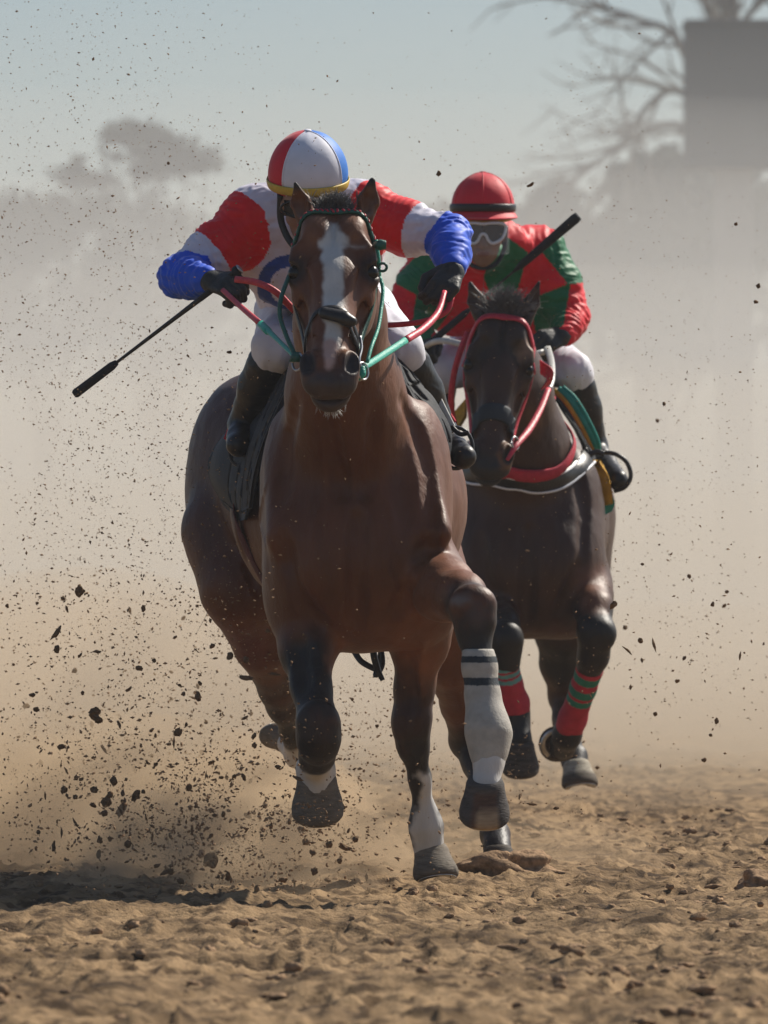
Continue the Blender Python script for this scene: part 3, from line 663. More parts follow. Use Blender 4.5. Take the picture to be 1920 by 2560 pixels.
# reins
HANDL = P(560, 715, 20.40); HANDR = P(1115, 712, 20.38)
mb = MB(); mb.tube([P(738, 893, 19.5), P(697, 852, 19.72), P(650, 808, 19.98)], [0.0064, 0.0064, 0.0096], flat=.5); mb.tube([P(672, 830, 19.86), P(650, 808, 19.98)], 0.0112, flat=.5); mb.build('rein', 'teal_rein', br)
mb = MB(); mb.tube([P(650, 808, 19.98), P(600, 765, 20.18), P(556, 724, 20.36)], [0.0088, 0.008, 0.0072], flat=.5); mb.tube([P(588, 698, 20.36), P(640, 706, 20.32), P(690, 730, 20.3), P(735, 775, 20.35), P(800, 830, 20.45)], 0.01, flat=.55); mb.build('rein', 'pink_rein', br)
mb = MB(); mb.tube([P(910, 918, 19.5), P(960, 886, 19.75), P(1015, 850, 20.0)], [0.0096, 0.0104, 0.0104], flat=.5); mb.build('rein', 'teal_rein', br)
mb = MB(); mb.tube([P(1015, 850, 20.0), P(1060, 820, 20.13), P(1095, 780, 20.25), P(1112, 728, 20.35)], [0.0108, 0.0108, 0.0072], flat=.6); mb.tube([P(930, 812, 20.45), P(990, 812, 20.4), P(1060, 803, 20.38), P(1115, 780, 20.38), P(1130, 742, 20.4)], 0.008, flat=.5); mb.build('rein', 'red_strap', br)

# ---- second horse
def paint2(h, HL, he, hc):
    R = []; a = lambda p, q, r, r2: cap(P(*p), P(*q), r, r2); DK = (.013, .011, .011)
    R += [(a((1262, 1560, 24.55), (1298, 1900, 24.7), .12, .14), DK, .08, .02), (a((1490, 1560, 24.7), (1400, 1880, 25.1), .12, .16), DK, .08, .02)]
    R += [(a((1400, 1640, 26.1), (1437, 1960, 25.9), .11, .11), DK, .1, .02)]
    R += [(a((1472, 1445, 24.9), (1490, 1490, 24.7), .06, .06), (.15, .055, .025), .08, .02)]
    R += [(he(.57, 0, -.08, .12, .10, .085), (.026, .024, .025), .07, .02), (he(.50, .045, -.05, .03, .04, .05), (.30, .13, .045), .04, .015), (he(.08, 0, -.03, .13, .05, .13), (.022, .016, .014), .1, .03)]
    R += [(he(.15, .085, -.03, .03, .03, .045), (.22, .13, .08), .04, .025), (ell(P(1350, 1060, 24.62), (.05, .08, .05)), (.13, .06, .025), .08, .03)]
    for g_ in (-1, 1):
        R += [(he(.192, g_*.10, -.045, .035, .04, .04), (.018, .012, .011), .04, .01), (he(.508, g_*.060, -.020, .028, .026, .034), (.014, .012, .013), .02, .003)]
    for e0, e1, nn, sdv in h.ears:
        R += [(cap(e0+(e1-e0)*.3+nn*.03, e0+(e1-e0)*.75+nn*.02, .020, .012), (.20, .14, .10), .02, .004), (ball(e1, .03), DK, .03, .01)]
    return R
C2 = dict(label='dark bay horse in a bright red bridle with red leg bandages, following behind the leader', base=(.55, 25.6, 0), s=1.0,
    poll=(1262, 765, 24.45), lip=(1222, 1195, 24.22), yaw=.03, roll=-.03, bodyyaw=.02, coat=(.056, .024, .014),
    ear_l=(1174, 703, 24.50), ear_r=(1350, 700, 24.50),
    trunk=[((1318, 1345, 25.1), (.215, .32)), ((1308, 1310, 25.7), (.29, .33)), ((1312, 1270, 26.2), (.28, .29)), ((1315, 1215, 26.55), (.26, .25))],
    neck=[((1272, 850, 24.68), (.075, .115)), ((1288, 985, 24.78), (.120, .15)), ((1300, 1110, 24.90), (.155, .19)), ((1312, 1230, 25.0), (.20, .22))],
    muscle=[((1190, 1320, 25.08), (.09, .20, .26), .10), ((1446, 1320, 25.06), (.09, .20, .27), .10),
            ((1250, 1420, 24.88), (.13, .13, .16), .14), ((1388, 1420, 24.88), (.13, .13, .16), .14), ((1320, 1525, 25.0), (.16, .16, .10), .10),
            ((1205, 1480, 25.0), (.10, .15, .14), .10), ((1436, 1490, 25.0), (.10, .15, .14), .10),
            ((1195, 1320, 26.4), (.17, .26, .30), .12), ((1430, 1330, 26.35), (.15, .26, .30), .12), ((1320, 1010, 25.3), (.10, .25, .10), .12)],
    cuts=[((1320, 1440, 24.60), (.010, .05, .15), .05)],
    legs=[dict(pts=[(1452, 1470, 25.02, .115), (1470, 1490, 24.90, .085), (1484, 1520, 24.78, .062), (1490, 1580, 24.70, .060), (1484, 1640, 24.74, .050), (1458, 1720, 24.85, .036), (1430, 1800, 24.96, .040), (1418, 1838, 25.01, .046), (1408, 1862, 25.08, .040), (1400, 1872, 25.13, .044)],
                bumps=[(1500, 1590, 24.68, (.050, .03, .05))]),
          dict(pts=[(1200, 1500, 25.0, .115), (1228, 1530, 24.85, .085), (1252, 1560, 24.68, .060), (1264, 1600, 24.60, .056), (1264, 1645, 24.61, .042), (1274, 1710, 24.66, .036), (1288, 1765, 24.71, .045), (1294, 1800, 24.71, .037), (1300, 1850, 24.68, .044)],
                bumps=[(1262, 1590, 24.57, (.050, .03, .045))]),
          dict(pts=[(1415, 1420, 26.3, .16), (1412, 1560, 26.1, .12), (1406, 1660, 26.2, .080), (1408, 1740, 26.3, .052), (1412, 1800, 26.2, .042), (1425, 1860, 26.02, .036), (1436, 1895, 25.92, .044), (1440, 1925, 25.87, .044)]),
          dict(pts=[(1210, 1420, 26.3, .16), (1205, 1560, 26.2, .12), (1205, 1650, 26.4, .07), (1206, 1710, 26.6, .05), (1210, 1780, 26.8, .036), (1212, 1830, 26.95, .042), (1210, 1810, 27.05, .042)])],
    d0=24.6, grooves=[[(1320, 1330), (1320, 1440), (1318, 1540)], [(1430, 1150), (1460, 1260), (1455, 1380)], [(1455, 1400), (1430, 1460), (1395, 1530)], [(1200, 1350), (1215, 1450), (1260, 1530)]],
    veins=[[(1380, 1300), (1395, 1380), (1380, 1450)], [(1260, 1320), (1250, 1400), (1268, 1470)]],
    paint=paint2,
    grid=(axis((.18, .96, .0052)), axis((24.1, 24.75, .006), (24.75, 25.3, .009), (25.3, 27.2, .013)), axis((.10, .6, .007), (.6, 1.2, .008), (1.2, 1.99, .0052))))
H2 = build_horse(C2); r2 = H2.root
hoof('hoof', P(1300, 1862, 24.66), (.0, .35, -1), (.05, -1, -.35), 1.10, r2)
hoof('hoof', P(1402, 1872, 25.15), (-.12, -.93, -.15), (-.1, .1, 1), 1.12, r2)
hoof('hoof', P(1441, 1915, 25.88), (.12, -.35, -1), (.1, -1, .3), 1.12, r2, 'pale_hoof', cols=lambda h_, u_: np.array((.36, .32, .25)) if h_ < .045 else np.array((.10, .08, .06)))
hoof('hoof', P(1209, 1800, 27.06), (0, 1, .5), (0, .3, -1), 1.0, r2)
# red bandages with green and silver bands on the second horse
def bandage(pts, bands, cut, name='leg_bandage'):
    f = Field(); f.chain([(P(*p[:3]), p[3]) for p in pts], .02); A = P(*pts[0][:3]); B = P(*pts[-1][:3]); e = B-A; L2 = e@e
    W = np.array([P(*p[:3]) for p in pts]); lo = W.min(0)-.075; hi = W.max(0)+.075
    V, Q = f.mesh(axis((lo[0], hi[0], .0042)), axis((lo[1], hi[1], .006)), axis((lo[2], hi[2], .0042)),
        clip=lambda X, Y, Z: np.abs((((X-A[0])*e[0]+(Y-A[1])*e[1]+(Z-A[2])*e[2])/L2-.5))*np.sqrt(L2)-np.sqrt(L2)*.5)
    V = relax(V, Q, 1, .4); t_ = ((V-A)@e)/L2
    cl = np.tile(np.array([.46, .025, .05]), (len(V), 1))*(1+.1*fbm(V*70, 2, 3)[:, None])
    for a_, b_, cc in bands: cl[(t_ > a_) & (t_ < b_)] = cc
    mesh_obj(name, V, Q, 'wrap', r2, cols=cl, label='red bandage with green bands at its top')
GRN = (.02, .20, .14); SIL = (.12, .34, .33)
bandage([(1264, 1650, 24.61, .046), (1274, 1710, 24.66, .044), (1286, 1758, 24.70, .051), (1292, 1788, 24.71, .046)], [(.06, .13, SIL), (.17, .24, SIL), (.28, .36, SIL)], 0)
bandage([(1476, 1668, 24.78, .050), (1458, 1720, 24.85, .045), (1432, 1795, 24.95, .049), (1416, 1842, 25.02, .052)], [(.06, .16, GRN), (.24, .34, GRN), (.38, .46, GRN)], 0)
HL2 = H2.HL; rg = np.random.default_rng(9)
roots = [H2.f.proj(HL2(.0+.03*rg.random(), np.clip(rg.normal(0, .028), -.052, .052), -.01), 0) for _ in range(800)]
hair('forelock', roots, [(rg.normal(0, .25)+.15+(r_[0]-HL2(0, 0, 0)[0])*5, .1+rg.normal(0, .2), 1.) for r_ in roots], .095, .0014, r2, 5, curl=.45, droop=.5, material='sunlit_hair')
roots = [P(1335+rg.normal(0, 8), 1040+rg.normal(0, 8), 26.75) for _ in range(80)]
hair('tail', roots, [(.0+rg.normal(0, .1), .9, -.35) for _ in roots], .75, .004, r2, 7, droop=1.2, curl=.4)
b2 = link(bpy.data.objects.new('bridle', None)); b2.location = r2.location; b2.parent = r2; b2.location = (0, 0, 0); bpy.context.view_layer.update()
b2.location = -Vector(r2.location)
strap(H2, 'brow_band', [(.19, -.112, -.09), (.11, -.108, -.075), (.065, -.085, -.02), (.042, -.045, 0), (.034, 0, .0), (.042, .045, 0), (.065, .085, -.02), (.11, .108, -.075), (.19, .112, -.09)], .016, 'red_strap', b2, off=.006, flat=.4)
for g_ in (-1, 1):
    strap(H2, 'cheek_strap', [(.10, g_*.105, -.085), (.20, g_*.118, -.10), (.32, g_*.098, -.12), (.42, g_*.075, -.10), (.47, g_*.062, -.09)], .012, 'red_strap', b2, off=.008, flat=.35)
strap(H2, 'nose_roll', [(.42, -.085, -.10), (.395, -.072, -.05), (.375, -.045, -.01), (.37, 0, 0), (.375, .045, -.01), (.395, .072, -.05), (.42, .085, -.10)], .032, 'pad', b2, off=.003, flat=.14)
mb = MB(); mb.ring(P(1288, 1108, 24.28), .022, .0035, (.75, -.55, .1)); mb.build('bit_ring', 'steel', b2)
mb = MB(); mb.sheet(resample([[P(1352, 935, 24.5), P(1368, 950, 24.45), P(1352, 975, 24.5)], [P(1350, 900, 24.5), P(1383, 925, 24.44), P(1378, 960, 24.5)]], 4, 6), .004); mb.build('bow', 'red_strap', b2)
mb = MB(); mb.tube([P(1368, 868, 25.02), P(1378, 905, 24.85), P(1379, 945, 24.7), P(1372, 970, 24.62)], .0125, flat=.4); mb.tube([P(1050, 885, 25.05), P(1070, 862, 24.98), P(1105, 852, 24.9), P(1158, 862, 24.85), P(1200, 880, 24.9), P(1300, 890, 24.95), P(1360, 880, 25.0)], .011, flat=.5); mb.build('rein', 'white_leather', b2)
mb = MB(); mb.tube([P(1372, 970, 24.62), P(1350, 1025, 24.5), P(1322, 1075, 24.38), P(1292, 1112, 24.28), P(1268, 1150, 24.24)], [.010, .012, .013, .010, .006], flat=.4); mb.build('rein', 'red_strap', b2)
mb = MB(); mb.tube([P(1170, 830, 24.6), P(1150, 880, 24.6), P(1134, 940, 24.62), P(1128, 1000, 24.65), P(1136, 1060, 24.7), P(1160, 1120, 24.55)], [.011, .011, .010], flat=.5); mb.build('rein', 'red_strap', b2)
# breast collar hugging the chest
bc = link(bpy.data.objects.new('breast_collar', None)); bc.parent = r2; bc.location = -Vector(r2.location)
def chest(pts): return [P(*p) for p in pts]
def bigstrap(pts, width, material, off, name, flat=.25):
    strap(H2, name, chest(pts), width, material, bc, off=off, flat=flat)
bigstrap([(1100, 1090, 25.2), (1130, 1170, 24.9), (1190, 1222, 24.7), (1270, 1240, 24.65), (1350, 1232, 24.7), (1415, 1200, 24.8), (1452, 1162, 24.95), (1480, 1110, 25.25)], .034, 'leather', .006, 'chest_band')
bigstrap([(1130, 1195, 24.9), (1190, 1245, 24.7), (1270, 1264, 24.65), (1350, 1255, 24.7), (1418, 1222, 24.8), (1470, 1165, 25.0)], .0045, 'goggle_frame', .012, 'piping', .6)
bigstrap([(1140, 1160, 24.9), (1190, 1205, 24.7), (1270, 1220, 24.65), (1350, 1212, 24.7), (1420, 1180, 24.8), (1446, 1150, 24.95)], .0035, 'goggle_frame', .014, 'piping', .6)
bigstrap([(1165, 1190, 24.8), (1215, 1210, 24.65), (1280, 1214, 24.62), (1345, 1208, 24.65), (1400, 1185, 24.75), (1428, 1130, 24.85), (1436, 1085, 24.95), (1415, 1030, 25.05), (1392, 990, 25.15)], [.024, .024, .024, .020, .012, .009], 'wrap_red', .014, 'collar_pad', .35)

# ------------------------------------------------------------------ saddles
sa1 = empty('racing_saddle', 'black racing saddle and saddle cloth on the leading bay horse', 'saddle', (-.08, 21.0, 1.6))
W = lambda G: np.array([[P(*q) for q in row] for row in G])
def wavy(G, amp, fr, seed):
    G = G.copy(); s_ = G.shape; n = fbm(G.reshape(-1, 3)*np.array([fr, fr, fr*.35]), 2, seed).reshape(s_[:2]); du = np.gradient(G, axis=0); dv = np.gradient(G, axis=1); nn = np.cross(du, dv); nn /= np.linalg.norm(nn, axis=2, keepdims=True)+1e-9
    return G+nn*(amp*n)[..., None]
G = W([[(850, 860, 20.7), (760, 905, 20.66), (715, 1010, 20.62), (668, 1130, 20.62), (632, 1240, 20.68), (614, 1300, 20.74)],
       [(850, 850, 20.9), (735, 905, 20.9), (668, 1000, 20.9), (610, 1110, 20.9), (585, 1220, 20.92), (600, 1300, 20.95)],
       [(840, 850, 21.15), (715, 910, 21.1), (625, 1010, 21.1), (560, 1110, 21.1), (545, 1200, 21.1), (585, 1285, 21.1)],
       [(830, 850, 21.35), (700, 930, 21.3), (600, 1040, 21.3), (532, 1130, 21.3), (525, 1190, 21.3), (560, 1260, 21.3)]])
mb = MB(); mb.sheet(wavy(resample(G, 40, 60), .006, 4, 4), .008); cloth = mb.build('saddle_cloth', 'pad', sa1)
G = W([[(850, 850, 20.66), (755, 900, 20.62), (712, 990, 20.58), (668, 1090, 20.56), (640, 1180, 20.60), (626, 1270, 20.66)],
       [(845, 845, 20.8), (735, 905, 20.8), (676, 1000, 20.78), (630, 1100, 20.76), (612, 1190, 20.78), (608, 1280, 20.8)]])
mb = MB(); mb.sheet(wavy(resample(G, 16, 50), .004, 5, 5), .012); mb.build('saddle_flap', 'dark_cloth', sa1)
G = W([[(850, 850, 20.68), (960, 890, 20.64), (1006, 965, 20.56), (1052, 1050, 20.53), (1082, 1110, 20.55), (1096, 1150, 20.62)],
       [(855, 850, 20.80), (980, 890, 20.74), (1052, 965, 20.72), (1100, 1040, 20.72), (1118, 1095, 20.74), (1112, 1160, 20.78)],
       [(850, 850, 21.25), (975, 895, 21.2), (1060, 975, 21.15), (1110, 1050, 21.1), (1125, 1110, 21.1), (1122, 1180, 21.1)]])
mb = MB(); mb.sheet(wavy(resample(G, 34, 60), .022, 11, 14), .008); mb.build('saddle_flap', 'dark_cloth', sa1)
f = Field(); f.add(ecap(P(850, 830, 20.8), P(835, 840, 21.3), (.10, .05), (.13, .045), (1, 0, 0), .03), ell(P(850, 805, 20.78), (.05, .04, .05), .04), ell(P(835, 815, 21.32), (.12, .04, .04), .04))
V, Q = f.mesh(axis((-.35, .1, .008)), axis((20.6, 21.45, .01)), axis((1.4, 1.85, .007))); mesh_obj('seat', V, Q, 'leather', sa1)
mb = MB(); mb.tube([P(1082, 968, 20.86), P(1112, 1030, 20.85), P(1137, 1080, 20.85)], .010, flat=.3); mb.build('stirrup_leather', 'white_leather', sa1)
mb = MB(); mb.tube([P(1075, 960, 20.93), P(1105, 1020, 20.93), P(1130, 1060, 20.93)], .016, flat=.3); mb.build('cloth_edge', 'wrap_red', sa1)
mb = MB(); mb.tube([P(1128, 1066, 20.84), P(1150, 1085, 20.82), P(1172, 1082, 20.80)], .007, flat=.5); mb.ring(P(1140, 1120, 20.84), .062, .006, (.15, -1, .15), sx=.8); mb.build('stirrup', 'leather', sa1)
mb = MB(); mb.tube([P(586, 1050, 20.98), P(578, 1075, 20.97), P(568, 1100, 20.96)], .012, flat=.3); mb.build('cloth_edge', 'wrap_red', sa1)
mb = MB(); mb.ring(P(600, 1118, 20.9), .055, .005, (-.6, -1, .15), sx=.7); mb.build('stirrup', 'leather', sa1)
mb = MB(); q = [H1.f.proj(P(*p), .006) for p in ((600, 1250, 20.98), (628, 1340, 20.92), (690, 1500, 20.95), (790, 1640, 21), (890, 1660, 21.05), (990, 1640, 21.1), (1080, 1520, 21.15), (1110, 1400, 21.2), (1110, 1250, 21.2))]
mb.tube(q, .032, flat=.15, norms=lambda x: H1.f.grad(x)); mb.build('girth', 'girth_red', sa1)
mb = MB(); mb.tube([P(885, 1628, 20.75), P(905, 1655, 20.72), P(945, 1676, 20.7)], .009, flat=.35); mb.tube([P(950, 1600, 20.7), P(957, 1660, 20.68), P(938, 1690, 20.68), P(948, 1650, 20.7), P(955, 1600, 20.72)], .007, flat=.35)
mb.tube([P(930, 1595, 20.68), P(935, 1640, 20.66), P(945, 1675, 20.66), P(957, 1701, 20.66)], [.011, .010, .007], flat=.35); mb.build('girth_strap', 'leather', sa1)

sa2 = empty('racing_saddle', 'small racing saddle on the dark horse over a yellow and teal edged cloth', 'saddle', (.55, 25.6, 1.6))
G = W([[(1300, 985, 25.2), (1375, 985, 25.2), (1410, 1030, 25.18), (1450, 1090, 25.18), (1475, 1140, 25.2), (1492, 1200, 25.25), (1500, 1262, 25.3)],
       [(1300, 980, 25.7), (1385, 975, 25.6), (1440, 1030, 25.6), (1490, 1100, 25.55), (1516, 1165, 25.55), (1524, 1215, 25.55), (1522, 1262, 25.55)]])
mb = MB(); mb.sheet(wavy(resample(G, 24, 60), .010, 10, 5), .008); mb.build('saddle_cloth', 'dark_cloth', sa2)
for off, mt, r_, nm_ in ((0, 'yellow_cloth', .009, 'cloth_edge'), (12, 'teal_cloth', .011, 'cloth_edge'), (24, 'teal_cloth', .008, 'cloth_edge')):
    mb = MB(); mb.tube([P(1385+off*.9, 975-off*.3, 25.12), P(1415+off, 1005-off*.3, 25.1), P(1450+off*.9, 1060-off*.3, 25.1), P(1474+off*.8, 1105-off*.2, 25.12), P(1488+off*.4, 1125, 25.14)], r_, flat=.5); mb.build(nm_, mt, sa2)
G = W([[(1478, 1150, 25.12), (1494, 1195, 25.12), (1500, 1265, 25.15)], [(1500, 1150, 25.1), (1524, 1200, 25.12), (1532, 1258, 25.15)]])
mb = MB(); mb.sheet(wavy(resample(G, 12, 24), .010, 30, 7), .014); mb.build('cloth_corner', 'yellow_cloth', sa2)
G = W([[(1490, 1255, 25.16), (1500, 1275, 25.16), (1502, 1290, 25.18)], [(1530, 1240, 25.15), (1536, 1256, 25.16), (1528, 1275, 25.18)]])
mb = MB(); mb.sheet(wavy(resample(G, 10, 12), .008, 30, 8), .014); mb.build('cloth_corner', 'teal_cloth', sa2)
G = W([[(1165, 1000, 25.2), (1140, 1030, 25.2), (1128, 1060, 25.2)], [(1165, 1040, 25.15), (1145, 1075, 25.15), (1135, 1100, 25.15)]])
mb = MB(); mb.sheet(resample(G, 10, 12), .012); mb.build('cloth_corner', 'yellow_cloth', sa2)
mb = MB(); mb.tube([P(1462, 1120, 25.05), P(1472, 1150, 25.05), P(1485, 1185, 25.05)], .009, flat=.4); mb.tube([P(1455, 1145, 25.05), P(1490, 1130, 25.05), P(1510, 1135, 25.05)], .010, flat=.5); mb.build('girth_strap', 'leather', sa2)
mb = MB(); mb.tube([P(1508, 1130, 25.12), P(1540, 1136, 25.1), P(1566, 1155, 25.1), P(1577, 1190, 25.1), P(1562, 1218, 25.1), P(1535, 1228, 25.12)], .008, flat=.6); mb.build('stirrup', 'leather', sa2)
f = Field(); f.add(ecap(P(1300, 965, 25.3), P(1310, 965, 25.8), (.10, .05), (.12, .045), (1, 0, 0), .03))
V, Q = f.mesh(axis((.25, .75, .009)), axis((25.1, 26.0, .012)), axis((1.4, 1.8, .008))); mesh_obj('seat', V, Q, 'leather', sa2)

# ------------------------------------------------------------------ riders
def fist(fld, wrist, fwd, up, side, s=1.0, curl=1.0):
    """gloved hand closed round a rein; fwd wrist->knuckles, up = back of the hand, side = towards the thumb"""
    fwd, up, side = nrm(fwd), nrm(up), nrm(side); w_ = np.asarray(wrist, float)
    fld.add(cap(w_-fwd*.006, w_+fwd*.01, .026*s, .029*s, .02), ecap(w_+fwd*.02*s, w_+fwd*.070*s, (.034*s, .017*s), (.038*s, .016*s), side, .015))
    for i, (o_, ln) in enumerate(((.030, .94), (.010, 1.03), (-.010, .97), (-.029, .8))):
        k = w_+fwd*(.082-.004*abs(i-1))*s+side*o_*s; a = k+(fwd*.030-up*.022*curl)*s*ln; b_ = a+(-up*.026-fwd*.006*curl)*s*ln; c_ = b_+(-fwd*.022+up*.002)*s*ln
        fld.add(cap(w_+fwd*.05*s+side*o_*s*.8, k, .0115*s, .0118*s, .008), cap(k, a, .0118*s, .0108*s, .003), cap(a, b_, .0108*s, .0102*s, .002), cap(b_, c_, .0102*s, .0092*s, .002))
    t0 = w_+fwd*.022*s+side*.026*s-up*.008*s; t1 = t0+(fwd*.030+side*.022-up*.014)*s; t2 = t1+(fwd*.028-side*.006-up*.012)*s; t3 = t2+(fwd*.016-side*.020-up*.008)*s
    fld.add(cap(t0, t1, .0155*s, .0135*s, .010), cap(t1, t2, .0130*s, .0118*s, .004), cap(t2, t3, .0115*s, .0095*s, .003))
def box_mesh(f, pts, m=.1, h=.004, hy=None):
    A = np.array(pts); lo = A.min(0)-m; hi = A.max(0)+m
    V, Q = f.mesh(axis((lo[0], hi[0], h)), axis((lo[1], hi[1], hy or h*1.3)), axis((lo[2], hi[2], h))); return relax(V, Q, 1, .4), Q
def folds(V, Q, amp, fr, seed, sc=(1, 1, 1)):
    N_ = vnormals(V, Q); q = V*np.array(sc); wv = fbm(q*fr*.5, 2, seed)
    r = 1-np.abs(fbm(q*fr+wv[:, None]*1.5, 3, seed+1))*2.4
    return V+N_*(amp*np.clip(r, -.6, 1))[:, None]
def helmet(root, c, up, fwd, R, seams, band, peak, bandmat='cap_yellow'):
    """skull cap: silk panels by azimuth, elastic band, short peak; c = centre, up = crown, fwd = brow"""
    up = nrm(up); fwd = nrm(np.asarray(fwd)-up*np.dot(fwd, up)); rt = np.cross(up, fwd)
    def pt(az, el, k=1.0): # az from fwd towards the picture's right, el from rim to crown
        d = fwd*math.cos(az)*math.cos(el)*1.12+rt*math.sin(az)*math.cos(el)*1.0+up*math.sin(el)*1.08
        return c+d*R*k
    n, m_ = 72, 22; V = []; Fc = []; fm = []; e0 = -.42
    names = []
    for i in range(m_+1):
        el = e0+(math.pi/2-e0)*i/m_
        for j in range(n):
            az = 2*math.pi*j/n; kk = 1-.012*abs(math.sin(az*3+.3))*math.cos(el) + (.004*math.sin(az*9+1)*math.cos(el))
            if el < -.1: kk *= 1-.25*(-.1-el)
            V.append(pt(az, el, kk))
    for i in range(m_):
        for j in range(n):
            az = 360*(j+.5)/n
            if az > 180: az -= 360
            mm = next(k for lo, hi, k in seams if lo <= az < hi)
            if mm not in names: names.append(mm)
            Fc.append((i*n+j, i*n+(j+1) % n, (i+1)*n+(j+1) % n, (i+1)*n+j)); fm.append(names.index(mm))
    cover = mesh_obj('helmet', V, Fc, None, root, mats=names, fmat=fm)
    mb = MB(); mb.tube([pt(a, band, 1.012) for a in np.linspace(-math.pi, math.pi, 49)], .0140, flat=.25, smooth=False, norms=lambda x: nrm(x-c)); mb.build('helmet_band', bandmat, cover)
    if peak:
        G = np.array([[pt(a, band-.16-.10*t_, 1.0+.27*t_*max(0, math.cos(a))**.45) for t_ in np.linspace(0, 1, 6)] for a in np.linspace(-1.5, 1.5, 33)])
        mb = MB(); mb.sheet(G, .006); mb.build('helmet_peak', peak, cover)
    for lo, hi, k in (seams if len(seams) > 1 else [(0, 0, 0), (-62, 0, 0), (62, 0, 0)]):
        az = math.radians(lo if len(seams) > 1 else (lo or 0)); mb = MB(); mb.tube([pt(az, e_, 1.0) for e_ in np.linspace(band+.1, math.pi/2, 14)], .0024, flat=.8, smooth=False, norms=lambda x: nrm(x-c)); mb.build('seam', names[0] if len(seams) == 1 else 'cap_white', cover)
    mb = MB(); mb.tube([pt(0, math.pi/2, 1.0), pt(0, math.pi/2, 1.03)], [.012, .009], flat=1, hint=fwd); mb.build('button', names[0], cover)
    return pt
def head_mesh(root, f_extra, c, up, fwd, s, skin, name='body'):
    """face and skull added to the body field"""
    up = nrm(up); fwd = nrm(np.asarray(fwd)-up*np.dot(fwd, up)); rt = np.cross(up, fwd); FR = np.array([rt, fwd, up])
    L_ = lambda x, y, z: c+s*(rt*x+fwd*y+up*z)
    e = lambda x, y, z, a, b_, d, k=.015, op=1: ell(L_(x, y, z), np.array([a, b_, d])*s, k*s, op, FR)
    f_extra.add(e(0, -.01, .03, .074, .095, .085), e(0, .02, -.035, .060, .068, .075, .03), e(0, .045, -.085, .036, .040, .030, .035), e(0, .062, -.108, .020, .018, .016, .02))
    f_extra.add(ecap(L_(0, .085, -.005), L_(0, .108, -.040), (.009*s, .012*s), (.013*s, .013*s), rt, .012*s), e(.011, .098, -.046, .010, .011, .008, .006), e(-.011, .098, -.046, .010, .011, .008, .006))
    f_extra.add(e(0, .088, -.066, .024, .010, .006, .006), e(0, .086, -.078, .021, .010, .007, .006), e(0, .100, -.0715, .026, .012, .0018, .003, -1))
    for g_ in (-1, 1):
        f_extra.add(e(g_*.042, .060, -.035, .022, .022, .020, .02), e(g_*.030, .080, .002, .017, .012, .011, .012, -1), e(g_*.030, .073, .001, .014, .012, .011, .003), e(g_*.076, -.005, -.025, .010, .022, .032, .008), e(g_*.030, .083, .020, .022, .010, .007, .012))
    return L_, FR
